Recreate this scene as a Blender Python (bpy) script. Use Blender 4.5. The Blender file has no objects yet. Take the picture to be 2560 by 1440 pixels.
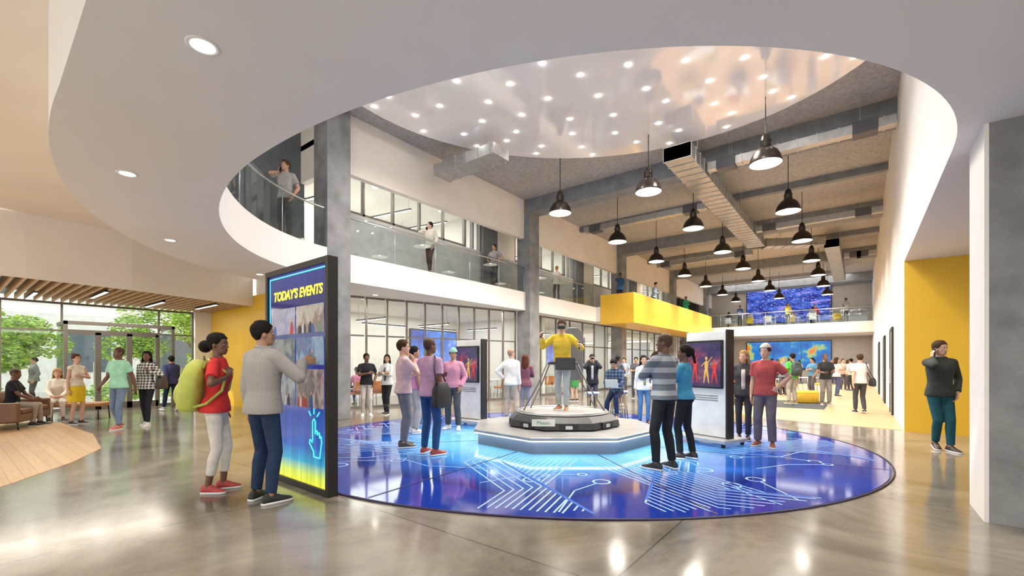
import bpy, bmesh, math, random
from mathutils import Vector as V, Matrix
from math import sin, cos, pi, radians, sqrt, atan2
random.seed(7)
S=bpy.context.scene; COL=S.collection
TH=radians(37.84); CT,ST=cos(TH),sin(TH)
def plan(x,y): return (x*CT-y*ST, x*ST+y*CT)

# ---------------------------------------------------------------- materials
MC={}
def nt(name):
    m=bpy.data.materials.new(name); m.use_nodes=True
    n=m.node_tree.nodes; b=n['Principled BSDF']; return m,n,m.node_tree.links,b
def M(name,col,rough=.6,metal=0,var=.08,scale=4,bump=0,bscale=10,emis=0,ecol=None,spec=.5):
    if name in MC: return MC[name]
    m,n,l,b=nt(name)
    b.inputs['Roughness'].default_value=rough; b.inputs['Metallic'].default_value=metal
    b.inputs['Specular IOR Level'].default_value=spec
    tc=n.new('ShaderNodeTexCoord'); nz=n.new('ShaderNodeTexNoise'); nz.inputs['Scale'].default_value=scale
    nz.inputs['Detail'].default_value=4
    l.new(tc.outputs['Object'],nz.inputs['Vector'])
    cr=n.new('ShaderNodeValToRGB'); cr.color_ramp.elements[0].position=.3; cr.color_ramp.elements[1].position=.7
    cr.color_ramp.elements[0].color=tuple(c*(1-var) for c in col)+(1,)
    cr.color_ramp.elements[1].color=tuple(min(1,c*(1+var)) for c in col)+(1,)
    l.new(nz.outputs['Fac'],cr.inputs['Fac']); l.new(cr.outputs['Color'],b.inputs['Base Color'])
    if bump:
        nb=n.new('ShaderNodeTexNoise'); nb.inputs['Scale'].default_value=bscale; nb.inputs['Detail'].default_value=3
        l.new(tc.outputs['Object'],nb.inputs['Vector'])
        bp=n.new('ShaderNodeBump'); bp.inputs['Strength'].default_value=bump; bp.inputs['Distance'].default_value=.03
        l.new(nb.outputs['Fac'],bp.inputs['Height']); l.new(bp.outputs['Normal'],b.inputs['Normal'])
    if emis:
        b.inputs['Emission Color'].default_value=tuple(ecol or col)+(1,)
        b.inputs['Emission Strength'].default_value=emis
    MC[name]=m; return m
def cloth(c,kind=''):
    nm='fabric_%d_%d_%d'%tuple(int(x*255) for x in c)
    return M(nm,c,.85,0,.14,9,.6,7,spec=.2)
def pattern(name,c1,c2,mode,sc,duty=.5,rough=.85):
    if name in MC: return MC[name]
    m,n,l,b=nt(name); b.inputs['Roughness'].default_value=rough; b.inputs['Specular IOR Level'].default_value=.2
    tc=n.new('ShaderNodeTexCoord'); sp=n.new('ShaderNodeSeparateXYZ'); l.new(tc.outputs['Object'],sp.inputs[0])
    def wav(sock):
        a=n.new('ShaderNodeMath'); a.operation='MULTIPLY'; a.inputs[1].default_value=sc; l.new(sock,a.inputs[0])
        f=n.new('ShaderNodeMath'); f.operation='FRACT'; l.new(a.outputs[0],f.inputs[0])
        g=n.new('ShaderNodeMath'); g.operation='GREATER_THAN'; g.inputs[1].default_value=duty; l.new(f.outputs[0],g.inputs[0]); return g.outputs[0]
    z=wav(sp.outputs['Z'])
    if mode=='plaid':
        x=wav(sp.outputs['X']); a=n.new('ShaderNodeMath'); a.operation='ADD'; l.new(z,a.inputs[0]); l.new(x,a.inputs[1])
        d=n.new('ShaderNodeMath'); d.operation='MULTIPLY'; d.inputs[1].default_value=.5; l.new(a.outputs[0],d.inputs[0]); z=d.outputs[0]
    mx=n.new('ShaderNodeMix'); mx.data_type='RGBA'; l.new(z,mx.inputs[0])
    mx.inputs[6].default_value=c1+(1,); mx.inputs[7].default_value=c2+(1,); l.new(mx.outputs[2],b.inputs['Base Color'])
    MC[name]=m; return m
def glassmat(name,tint=(.93,.97,.96),refl=.06,tr=.9):
    m=bpy.data.materials.new(name); m.use_nodes=True; n=m.node_tree.nodes; l=m.node_tree.links; n.clear()
    o=n.new('ShaderNodeOutputMaterial'); t=n.new('ShaderNodeBsdfTransparent'); t.inputs[0].default_value=tint+(1,)
    g=n.new('ShaderNodeBsdfGlossy'); g.inputs['Roughness'].default_value=.03; g.inputs[0].default_value=(.9,.95,.95,1)
    lw=n.new('ShaderNodeFresnel'); lw.inputs['IOR'].default_value=1.45
    ge=n.new('ShaderNodeNewGeometry'); inv=n.new('ShaderNodeMath'); inv.operation='SUBTRACT'; inv.inputs[0].default_value=1; l.new(ge.outputs['Backfacing'],inv.inputs[1])
    ma=n.new('ShaderNodeMath'); ma.operation='ADD'; ma.inputs[1].default_value=refl; l.new(lw.outputs[0],ma.inputs[0]); ma.use_clamp=True
    mu=n.new('ShaderNodeMath'); mu.operation='MULTIPLY'; l.new(ma.outputs[0],mu.inputs[0]); l.new(inv.outputs[0],mu.inputs[1])
    mx=n.new('ShaderNodeMixShader'); l.new(mu.outputs[0],mx.inputs[0]); l.new(t.outputs[0],mx.inputs[1]); l.new(g.outputs[0],mx.inputs[2])
    l.new(mx.outputs[0],o.inputs[0]); return m
GLASS=glassmat('clear_glass'); RGLASS=glassmat('railing_glass',(.88,.93,.93),.06)
WHITE=M('white_plaster',(.80,.77,.735),.55,0,.02,1.2)
CREAM=M('cream_plaster',(.82,.76,.68),.6,0,.03,1)
CONC=M('grey_concrete',(.225,.225,.23),.7,0,.26,2.4,.2,14)
CONCR=M('rough_concrete_ceiling',(.37,.36,.35),.9,0,.18,12,.45,40)
BEAM=M('grey_painted_beam',(.20,.212,.23),.7,0,.16,3,.1,20)
DARKW=M('dark_grey_paint',(.13,.14,.155),.7)
YEL=M('yellow_paint',(.80,.48,.035),.35,0,.05,1)
BLK=M('black_metal',(.02,.02,.022),.4,.3)
MUL=M('bronze_grey_mullion',(.17,.155,.14),.45,.4)
STEEL=M('galvanised_duct_metal',(.48,.48,.48),.38,.8,.12,5)
STL=M('brushed_steel',(.6,.6,.6),.3,.9)
LIT=M('lamp_diffuser',(1,.95,.86),.5,emis=9,ecol=(1,.93,.82))
LIT2=M('soft_strip_diffuser',(1,.97,.92),.5,emis=5,ecol=(1,.96,.9))
TAUPE=M('taupe_paint',(.42,.38,.34),.7)
WPANEL=M('white_laminate',(.82,.82,.82),.3)
def floor_mat():
    m,n,l,b=nt('polished_concrete'); tc=n.new('ShaderNodeTexCoord')
    a=n.new('ShaderNodeTexNoise'); a.inputs['Scale'].default_value=.55; a.inputs['Detail'].default_value=9; a.inputs['Roughness'].default_value=.68; a.inputs['Distortion'].default_value=.8
    l.new(tc.outputs['Object'],a.inputs['Vector'])
    r=n.new('ShaderNodeValToRGB'); e=r.color_ramp.elements; e[0].position=.33; e[0].color=(.105,.09,.07,1); e[1].position=.68; e[1].color=(.31,.275,.225,1)
    l.new(a.outputs['Fac'],r.inputs['Fac'])
    br=n.new('ShaderNodeTexBrick'); br.offset=0; br.inputs['Scale'].default_value=1; br.inputs['Brick Width'].default_value=3.6; br.inputs['Row Height'].default_value=3.6
    br.inputs['Mortar Size'].default_value=.008; br.inputs['Mortar Smooth'].default_value=0
    br.inputs['Color1'].default_value=(1,1,1,1); br.inputs['Color2'].default_value=(.94,.94,.94,1); br.inputs['Mortar'].default_value=(.45,.45,.45,1)
    mp=n.new('ShaderNodeMapping'); mp.inputs['Location'].default_value=(1.3,.9,0); l.new(tc.outputs['Object'],mp.inputs[0]); l.new(mp.outputs[0],br.inputs['Vector'])
    mx=n.new('ShaderNodeMix'); mx.data_type='RGBA'; mx.blend_type='MULTIPLY'; mx.inputs[0].default_value=1
    l.new(r.outputs[0],mx.inputs[6]); l.new(br.outputs['Color'],mx.inputs[7]); l.new(mx.outputs[2],b.inputs['Base Color'])
    a2=n.new('ShaderNodeTexNoise'); a2.inputs['Scale'].default_value=2.2; a2.inputs['Detail'].default_value=6; l.new(tc.outputs['Object'],a2.inputs['Vector'])
    mr=n.new('ShaderNodeMapRange'); mr.inputs['To Min'].default_value=.04; mr.inputs['To Max'].default_value=.24; l.new(a2.outputs['Fac'],mr.inputs[0]); l.new(mr.outputs[0],b.inputs['Roughness'])
    b.inputs['Specular IOR Level'].default_value=.75
    return m
def wood_mat(name,c1,c2,pw=.14,rot=0,rough=.4):
    m,n,l,b=nt(name); tc=n.new('ShaderNodeTexCoord'); mp=n.new('ShaderNodeMapping'); mp.inputs['Rotation'].default_value=(0,0,rot)
    l.new(tc.outputs['Object'],mp.inputs[0])
    br=n.new('ShaderNodeTexBrick'); br.inputs['Scale'].default_value=1; br.inputs['Brick Width'].default_value=1.8; br.inputs['Row Height'].default_value=pw
    br.inputs['Mortar Size'].default_value=.003; br.inputs['Color1'].default_value=c1+(1,); br.inputs['Color2'].default_value=c2+(1,); br.inputs['Mortar'].default_value=tuple(c*.5 for c in c1)+(1,)
    l.new(mp.outputs[0],br.inputs['Vector'])
    nz=n.new('ShaderNodeTexNoise'); nz.inputs['Scale'].default_value=3; mp2=n.new('ShaderNodeMapping'); mp2.inputs['Scale'].default_value=(1,12,1); mp2.inputs['Rotation'].default_value=(0,0,rot)
    l.new(tc.outputs['Object'],mp2.inputs[0]); l.new(mp2.outputs[0],nz.inputs['Vector'])
    mr=n.new('ShaderNodeMapRange'); mr.inputs['To Min'].default_value=.75; mr.inputs['To Max'].default_value=1.2; l.new(nz.outputs['Fac'],mr.inputs[0])
    mx=n.new('ShaderNodeMix'); mx.data_type='RGBA'; mx.blend_type='MULTIPLY'; mx.inputs[0].default_value=1
    l.new(br.outputs['Color'],mx.inputs[6]); l.new(mr.outputs[0],mx.inputs[7]); l.new(mx.outputs[2],b.inputs['Base Color'])
    b.inputs['Roughness'].default_value=rough; return m
FLOORM=floor_mat(); WOOD=wood_mat('oak_floor',(.50,.31,.15),(.60,.39,.20)); SLAT=M('oak_slat',(.55,.36,.19),.5,0,.18,6)

def screen_mat(name,stops,scale,emis=1.2,streak=False,detail=6,thr=None,spark=(1,.9,1)):
    m,n,l,b=nt(name); tc=n.new('ShaderNodeTexCoord'); mp=n.new('ShaderNodeMapping'); l.new(tc.outputs['Object'],mp.inputs[0])
    if streak: mp.inputs['Scale'].default_value=(1,1,3.5)
    nz=n.new('ShaderNodeTexNoise'); nz.inputs['Scale'].default_value=scale; nz.inputs['Detail'].default_value=detail; l.new(mp.outputs[0],nz.inputs['Vector'])
    r=n.new('ShaderNodeValToRGB'); e=r.color_ramp.elements
    e[0].position=stops[0][0]; e[0].color=stops[0][1]+(1,); e[1].position=stops[-1][0]; e[1].color=stops[-1][1]+(1,)
    for p,c in stops[1:-1]:
        q=e.new(p); q.color=c+(1,)
    l.new(nz.outputs['Fac'],r.inputs['Fac']); out=r.outputs[0]
    if thr:
        vz=n.new('ShaderNodeTexNoise'); vz.inputs['Scale'].default_value=scale*6; vz.inputs['Detail'].default_value=2; l.new(mp.outputs[0],vz.inputs['Vector'])
        g=n.new('ShaderNodeMapRange'); g.inputs['From Min'].default_value=thr; g.inputs['From Max'].default_value=thr+.08; l.new(vz.outputs['Fac'],g.inputs[0])
        mx=n.new('ShaderNodeMix'); mx.data_type='RGBA'; l.new(g.outputs[0],mx.inputs[0]); l.new(out,mx.inputs[6]); mx.inputs[7].default_value=spark+(1,); out=mx.outputs[2]
    b.inputs['Base Color'].default_value=(.01,.01,.02,1); b.inputs['Roughness'].default_value=.12
    l.new(out,b.inputs['Emission Color']); b.inputs['Emission Strength'].default_value=emis; return m
def tile_mat(name,c1,c2,sc,seed):
    m,n,l,b=nt(name); tc=n.new('ShaderNodeTexCoord'); mp=n.new('ShaderNodeMapping'); mp.inputs['Location'].default_value=(seed,seed*.7,0); mp.inputs['Scale'].default_value=(1.3,1,.8); l.new(tc.outputs['Object'],mp.inputs[0])
    vo=n.new('ShaderNodeTexVoronoi'); vo.inputs['Scale'].default_value=sc; l.new(mp.outputs[0],vo.inputs['Vector'])
    hs=n.new('ShaderNodeHueSaturation'); hs.inputs['Saturation'].default_value=.6; hs.inputs['Value'].default_value=.55; l.new(vo.outputs['Color'],hs.inputs['Color'])
    nz=n.new('ShaderNodeTexNoise'); nz.inputs['Scale'].default_value=5; l.new(mp.outputs[0],nz.inputs['Vector'])
    r=n.new('ShaderNodeValToRGB'); e=r.color_ramp.elements; e[0].position=.44; e[0].color=c2+(1,); e[1].position=.56; e[1].color=c1+(1,); l.new(nz.outputs['Fac'],r.inputs[0])
    mx=n.new('ShaderNodeMix'); mx.data_type='RGBA'; mx.inputs[0].default_value=.25; l.new(r.outputs[0],mx.inputs[6]); l.new(hs.outputs[0],mx.inputs[7])
    b.inputs['Base Color'].default_value=(.01,.01,.02,1); b.inputs['Roughness'].default_value=.2
    l.new(mx.outputs[2],b.inputs['Emission Color']); b.inputs['Emission Strength'].default_value=.62; return m

# ---------------------------------------------------------------- geometry builder
def perp(d):
    d=d.normalized(); a=V((0,0,1)) if abs(d.z)<.9 else V((1,0,0))
    u=d.cross(a).normalized(); return u,d.cross(u).normalized()
class G:
    def __init__(s): s.v=[];s.f=[];s.m=[];s.mats=[]
    def mi(s,mat):
        if mat not in s.mats: s.mats.append(mat)
        return s.mats.index(mat)
    def add(s,vs,fs,mat=None):
        o=len(s.v); k=s.mi(mat); s.v+= [tuple(p) for p in vs]
        for f in fs: s.f.append(tuple(i+o for i in f)); s.m.append(k)
    def box(s,x0,x1,y0,y1,z0,z1,mat=None,T=None):
        vs=[V((x,y,z)) for z in (z0,z1) for y in (y0,y1) for x in (x0,x1)]
        if T: vs=[T@p for p in vs]
        s.add(vs,[(0,2,3,1),(4,5,7,6),(0,1,5,4),(2,6,7,3),(0,4,6,2),(1,3,7,5)],mat); return s
    def loft(s,rings,mat=None,caps=True,close=False):
        n=len(rings[0]); vs=[p for r in rings for p in r]; fs=[]
        R=len(rings)
        for i in range(R if close else R-1):
            for j in range(n):
                a=i*n+j; b=i*n+(j+1)%n; c=((i+1)%R)*n+(j+1)%n; d=((i+1)%R)*n+j; fs.append((a,b,c,d))
        if caps and not close: fs.append(tuple(range(n))[::-1]); fs.append(tuple((R-1)*n+j for j in range(n)))
        s.add(vs,fs,mat); return s
    def cyl(s,p0,p1,r0,r1=None,mat=None,n=12,caps=True):
        p0,p1=V(p0),V(p1); r1=r0 if r1 is None else r1; u,w=perp(p1-p0)
        s.loft([[p+(u*cos(2*pi*j/n)+w*sin(2*pi*j/n))*r for j in range(n)] for p,r in ((p0,r0),(p1,r1))],mat,caps); return s
    def cap(s,p0,p1,r0,r1,mat=None,n=12):
        p0,p1=V(p0),V(p1)
        if (p1-p0).length<1e-5: p1=p0+V((0,0,.001))
        d=(p1-p0).normalized(); u,w=perp(d); R=[]
        for a in (-85,-50,-20): a=radians(a); R.append((p0+d*sin(a)*r0,r0*cos(a)))
        R.append((p0,r0)); R.append((p1,r1))
        for a in (20,50,85): a=radians(a); R.append((p1+d*sin(a)*r1,r1*cos(a)))
        s.loft([[p+(u*cos(2*pi*j/n)+w*sin(2*pi*j/n))*r for j in range(n)] for p,r in R],mat); return s
    def ell(s,c,r,mat=None,T=None,n=16,k=10,fn=None):
        rings=[]
        for i in range(k):
            a=-pi/2+pi*(i+.25)/(k-.5)
            ring=[]
            for j in range(n):
                b=2*pi*j/n; d=V((cos(a)*cos(b),cos(a)*sin(b),sin(a))); q=fn(d) if fn else 1
                p=V((c[0]+d.x*r[0]*q,c[1]+d.y*r[1]*q,c[2]+d.z*r[2]*q)); ring.append(T(p) if T else p)
            rings.append(ring)
        s.loft(rings,mat); return s
    def tube(s,pts,r,mat=None,n=8,close=False):
        pts=[V(p) for p in pts]; rings=[]; N=len(pts); pu=None
        for i,p in enumerate(pts):
            if close: d=pts[(i+1)%N]-pts[i-1]
            else: d=pts[min(i+1,N-1)]-pts[max(i-1,0)]
            d.normalize()
            if pu is None: pu,_=perp(d)
            u=(pu-d*pu.dot(d)).normalized(); w=d.cross(u); pu=u
            rings.append([p+(u*cos(2*pi*j/n)+w*sin(2*pi*j/n))*r for j in range(n)])
        s.loft(rings,mat,True,close); return s
    def prism(s,poly,z0,z1,mat=None):
        n=len(poly); vs=[(x,y,z0) for x,y in poly]+[(x,y,z1) for x,y in poly]
        fs=[tuple(range(n))[::-1],tuple(range(n,2*n))]+[(i,(i+1)%n,n+(i+1)%n,n+i) for i in range(n)]
        s.add(vs,fs,mat); return s
    def strip(s,pts,z0,z1,t,mat=None):
        P=[V((p[0],p[1])) for p in pts]; N=len(P); rings=[]
        for i,p in enumerate(P):
            d=(P[min(i+1,N-1)]-P[max(i-1,0)]).normalized(); q=V((-d.y,d.x))*t
            rings.append([V((p.x,p.y,z0)),V((p.x,p.y,z1)),V((p.x+q.x,p.y+q.y,z1)),V((p.x+q.x,p.y+q.y,z0))])
        s.loft(rings,mat); return s
    def obj(s,name,parent=None,smooth=False,loc=None,scale=1,bevel=0,rot=None,fix=True):
        me=bpy.data.meshes.new(name); vs=s.v if scale==1 else [(x*scale,y*scale,z*scale) for x,y,z in s.v]
        me.from_pydata(vs,[],s.f)
        for m in s.mats:
            me.materials.append(m)
        if s.mats: me.polygons.foreach_set('material_index',s.m)
        if fix:
            bm=bmesh.new(); bm.from_mesh(me); bmesh.ops.recalc_face_normals(bm,faces=bm.faces); bm.to_mesh(me); bm.free()
        if smooth: me.polygons.foreach_set('use_smooth',[True]*len(me.polygons))
        me.update(); o=bpy.data.objects.new(name,me); COL.objects.link(o)
        if loc: o.location=loc
        if rot: o.rotation_euler=rot
        if parent: o.parent=parent
        if bevel:
            b=o.modifiers.new('bevel','BEVEL'); b.width=bevel; b.segments=2; b.limit_method='ANGLE'
        return o
def tag(o,label,cat,group=None):
    o['label']=label; o['category']=cat
    if group: o['group']=group
    return o
def struct(o): o['kind']='structure'; return o
def E(name,loc=(0,0,0),rz=0,label=None,cat=None,group=None):
    e=bpy.data.objects.new(name,None); COL.objects.link(e); e.location=loc; e.rotation_euler=(0,0,rz); e.empty_display_size=.1
    if label: tag(e,label,cat,group)
    return e
def textmesh(body,size,mat,parent,loc,rot,ext=.002,shear=0,off=0,name='lettering'):
    c=bpy.data.curves.new('t','FONT'); c.body=body; c.size=size; c.extrude=ext; c.shear=shear; c.offset=off; c.align_x='CENTER'
    o=bpy.data.objects.new('t',c); COL.objects.link(o); bpy.context.view_layer.update()
    me=bpy.data.meshes.new_from_object(o.evaluated_get(bpy.context.evaluated_depsgraph_get()))
    bpy.data.objects.remove(o); me.materials.clear(); me.materials.append(mat)
    t=bpy.data.objects.new(name,me); COL.objects.link(t); t.parent=parent; t.location=loc; t.rotation_euler=rot; return t

# ---------------------------------------------------------------- camera
cam=bpy.data.cameras.new('camera'); co=bpy.data.objects.new('camera',cam); COL.objects.link(co)
co.location=(0,0,1.45); co.rotation_euler=(radians(90),0,TH); cam.sensor_width=36; cam.lens=15.75; cam.shift_y=.0742; cam.clip_start=.05
S.camera=co

# ---------------------------------------------------------------- shell
ZS=3.65; ZM=4.4; ZC=8.2; XL=-10.85; XR=.75
struct(G().box(-19.5,9,-6,45,-.2,0,FLOORM).obj('floor'))
struct(G().prism([(-6.9,-4),(-7.1,-.2),(-8.1,.55),(-9.2,1.25),(-10.3,1.75),(-12.5,2.0),(-15.6,1.9),(-17,1.2),(-17,-4)],.0005,.004,WOOD).obj('floor_oak_lounge'))
struct(G().prism([(-2.4,13.7),(.74,12.9),(.74,39),(-8,39),(-8,21),(-4,17.5)],.0005,.004,WOOD).obj('floor_oak_hall'))
def ellp(cx,cy,a,b,t0,t1,n):
    return [(cx+a*cos(radians(t0+(t1-t0)*i/n)),cy+b*sin(radians(t0+(t1-t0)*i/n))) for i in range(n+1)]
def oval(off,t0,t1,n):
    out=[]
    for i in range(n+1):
        t=radians(t0+(t1-t0)*i/n); c,s=cos(t),sin(t); p=2.15 if c>0 else 1.95
        out.append((-4.95+(5.7+off)*math.copysign(abs(c)**(2/p),c),6.4+(4.3+off)*math.copysign(abs(s)**(2/p),s)))
    return out
inner=oval(0,180,360,96)
outer=ellp(-5,6.4,7.6,5.8,180,270,48)
ring=inner+[(XR,12.8),(9,12.8),(9,-5),(-3.4,-5),(-3.4,.55)]+outer[::-1]
struct(G().prism(ring,ZS,ZM,WHITE).obj('ceiling_oval_soffit'))
struct(G().strip(outer+[(-3.4,.55)],ZM,4.75,.1,WHITE).obj('trim_1'))
struct(G().prism(outer+[(-3.4,.55),(-3.4,-5),(-14.2,-5),(-14.2,.8),(-14.5,3.05),(-15.3,5.4),(-15.5,6.4)],4.72,4.82,CREAM).obj('ceiling_lounge'))
BW=[(-14.2,-5),(-14.2,.0),(-14.25,1.2),(-14.5,3.05),(-14.95,4.6),(-15.5,6.3)]
struct(G().strip(BW,3.32,4.75,.12,CREAM).obj('wall_bulkhead'))
struct(G().prism([(-19.5,-5)]+[(x-.13,y) for x,y in BW]+[(-19.5,6.3)],3.62,3.7,DARKW).obj('ceiling_entry'))
def xb(y):
    for (x0,y0),(x1,y1) in zip(BW,BW[1:]):
        if y0<=y<=y1: return x0+(x1-x0)*(y-y0)/(y1-y0)
    return BW[-1][0]
g=G(); y=-4.5
while y<6.2:
    g.box(-19.25,xb(y)-.2,y,y+.05,3.34,3.5,SLAT); y+=.19
struct(g.obj('ceiling_slats'))
struct(G().box(-13,XR+.3,-1,44.6,ZC,ZC+.2,CONCR).obj('ceiling'))
struct(G().box(XR,XR+.3,12.8,44.6,0,ZC,WHITE).box(XR,XR+.3,2.5,12.8,ZM,ZC,WHITE).obj('wall_right'))
struct(G().box(XR,9,12.72,12.8,0,ZS,YEL).obj('wall_yellow_side'))
struct(G().box(8.8,9,-5,12.7,0,ZS,WHITE).obj('wall_side'))
struct(G().box(-17.2,XR+.3,44.5,44.7,0,ZC,TAUPE).obj('wall_back'))
struct(G().box(-12.75,-12.6,-1,6.5,4.83,ZC,DARKW).obj('wall_upper_dark'))
struct(G().box(-17.2,XL,6.4,44.5,ZS,ZM,WHITE).box(XL,-10.61,21.1,35.8,ZS,ZM,WHITE).obj('floor_mezzanine'))
struct(G().box(XL,XR,39,44.5,ZS,ZM,WHITE).obj('floor_mezzanine_end'))
struct(G().box(-11.12,-10.92,6.4,44.5,6.6,ZC,CREAM).obj('wall_header'))
struct(G().box(-16.5,-11.12,6.4,44.5,7.5,7.65,WHITE).obj('ceiling_mezzanine'))
g=G().box(-17.2,-17,6.4,44.5,0,ZS,WHITE).box(-16.2,-16,6.4,44.5,ZM,7.5,WHITE)
for yv in (17.3,23.9,30.5,37): g.box(-17,-11.6,yv,yv+.12,0,ZS,WHITE)  # white cross walls added so the dark rooms show bright surfaces
for yv in (13.45,20.95,28.35,35.75): g.box(-16,-12.27,yv,yv+.12,ZM,7.5,WHITE)  # upper cross walls, likewise added as bright backing behind the windows
struct(g.obj('wall_rooms'))
struct(G().box(-19.5,-13.3,6.3,6.5,0,ZS,YEL).obj('wall_yellow_entry'))
struct(G().box(-13,-10.95,6.4,6.6,6.6,ZC,CREAM).obj('wall_header_return'))
struct(G().box(-12.25,-12.1,6.6,44.5,ZM,6.0,M('light_grey_wall',(.50,.49,.48),.6)).obj('wall_upper_rooms'))
k=1
yy=7.0; bay=0
while yy<43:
    L=5.6 if bay==0 else 4.2
    if yy+L>44: break
    g=G(); np_=5 if bay==0 else 4
    for i in range(np_+1): g.box(-12.22,-12.1,yy+i*L/np_-.03,yy+i*L/np_+.03,6.0,7.5,MUL)
    g.box(-12.22,-12.1,yy,yy+L,6.0,6.07,MUL); g.box(-12.22,-12.1,yy,yy+L,7.43,7.5,MUL)
    g.box(-12.18,-12.15,yy,yy+L,6.05,7.45,GLASS)
    struct(g.obj('window_%d'%k)); k+=1
    yy+=L
    struct(G().box(-12.3,-11.95,yy+.9,yy+1.8,ZM,7.5,DARKW).obj('wall_recess_%d'%k))
    g=G(); g.box(-12.22,-12.1,yy+.05,yy+.85,6.0,7.5,GLASS)
    for q in (.02,.45,.88): g.box(-12.24,-12.08,yy+q-.03,yy+q+.03,6.0,7.5,MUL)
    struct(g.obj('window_%d'%k)); k+=1
    struct(G().box(-12.25,-12.1,yy+1.8,yy+3.2,6.0,7.5,CREAM).obj('wall_pier_%d'%k))
    yy+=3.2; bay+=1
for yc in (6.4,15.2,24.1,33.0,41.9):
    c=G().box(-11.28,-10.62,yc-.33,yc+.33,0,ZC,CONC).obj('concrete_column',bevel=.012)
    tag(c,'square smooth grey concrete column rising through the mezzanine edge','column','atrium columns')
c=G().box(.93,3.4,5.9,6.6,0,ZS,CONC).box(.90,.93,5.9,6.6,0,ZS,WHITE).obj('concrete_column'); tag(c,'wide grey concrete pier with a white plastered side','column')
for i,yc in enumerate((15.2,24.1,33.0,41.9,19.6,28.5)):
    main=i<4
    o=G().box(-10.95,XR,yc-(.3 if main else .12),yc+(.3 if main else .12),7.62 if main else 7.95,ZC,BEAM).obj('trim_%d'%(i+2)); struct(o)
struct(G().box(-10.95,XR,44.1,44.5,7.8,ZC,BEAM).obj('trim_8'))
for i,y0 in enumerate((16.6,21.5,27.5)):
    g=G(); g.box(XR-.05,XR-.002,y0-.07,y0,0,2.5,BLK).box(XR-.05,XR-.002,y0+1.0,y0+1.07,0,2.5,BLK).box(XR-.05,XR-.002,y0,y0+1,2.43,2.5,BLK)
    g.box(XR-.03,XR-.002,y0,y0+1,0,2.43,M('grey_door_leaf',(.35,.34,.33),.4)); g.cyl((XR-.08,y0+.1,.9),(XR-.08,y0+.1,1.3),.012,mat=STL)
    struct(g.obj('door_%d'%(i+4)))
gp=[]
for i in range(13):
    t=i/12; gp.append((-13.4+2.1*(t**.9), 6.6+8.2*t))
WN=40
def glazed(pts,z1,name,rails=(0.06,2.35)):
    global WN
    for i in range(len(pts)-1):
        a,b=V(pts[i]+(0,)),V(pts[i+1]+(0,)); d=(b-a); L=d.length; T=Matrix.Translation(a)@Matrix.Rotation(atan2(d.y,d.x),4,'Z')
        g=G(); g.box(0,.05,-.04,.04,0,z1,MUL,T)
        if i==len(pts)-2: g.box(L-.05,L,-.04,.04,0,z1,MUL,T)
        g.box(.05,L-.05,-.04,.04,0,.08,MUL,T); g.box(.05,L-.05,-.04,.04,z1-.06,z1,MUL,T)
        g.box(.05,L-.05,-.03,.03,rails[1],rails[1]+.05,MUL,T); g.box(.05,L-.05,-.006,.006,.08,z1-.06,GLASS,T)
        WN+=1
        struct(g.obj('window_%d'%WN))
glazed(gp,ZS,'w')
glazed([(-11.5,15.6+i*1.3) for i in range(21)],ZS,'w')
glazed([(-19.3,y) for y in (-3.2,-1.6,-.2,1.1,2.4)],3.34,'w',(0,2.45)); 
glazed([(-19.3,4.75),(-19.3,5.8)],3.34,'w',(0,2.45))
struct(G().box(-19.5,-19.1,5.8,6.3,0,3.62,WHITE).obj('wall_entry_pier'))
g=G(); g.box(-19.35,-19.25,2.4,4.75,2.45,2.52,MUL).box(-19.31,-19.29,2.4,4.75,2.52,3.3,GLASS).box(-19.35,-19.25,2.4,4.75,3.28,3.34,MUL)
struct(g.obj('window_90'))
for i,(a,b) in enumerate(((2.42,3.2),(3.2,3.98),(3.98,4.75))):
    g=G(); 
    g.box(-19.36,-19.24,a,a+.07,0,2.45,MUL).box(-19.36,-19.24,b-.07,b,0,2.45,MUL).box(-19.36,-19.24,a,b,0,.2,MUL).box(-19.36,-19.24,a,b,2.37,2.45,MUL).box(-19.31,-19.29,a,b,.2,2.37,GLASS)
    g.cyl((-19.15,b-.12,.8),(-19.15,b-.12,1.5),.015,mat=STL)
    struct(g.obj('door_%d'%(i+1)))
g=G()
for yv in (2.3,4.85):
    g.box(-18.1,-18.0,yv-.04,yv+.04,0,2.7,MUL)
g.box(-18.1,-18.0,2.3,4.85,2.6,2.7,MUL); g.box(-19.3,-18.0,2.26,2.34,2.6,2.7,MUL); g.box(-19.3,-18.0,4.81,4.89,2.6,2.7,MUL)
g.box(-19.3,-18.05,2.29,2.31,0,2.6,GLASS); g.box(-19.3,-18.05,4.84,4.86,0,2.6,GLASS)
struct(g.obj('trim_9'))

g=G(); X0=-10.6; g.box(X0,-8.8,21.1,35.8,3.5,ZM,YEL); g.box(-8.9,-8.8,21.1,35.8,ZM,5.0,YEL); g.box(X0,-8.9,21.1,21.2,ZM,5.0,YEL); g.box(X0,-8.9,35.7,35.8,ZM,5.0,YEL)
o=g.obj('balcony'); tag(o,'bright yellow boxed balcony projecting from the mezzanine','balcony')

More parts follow.
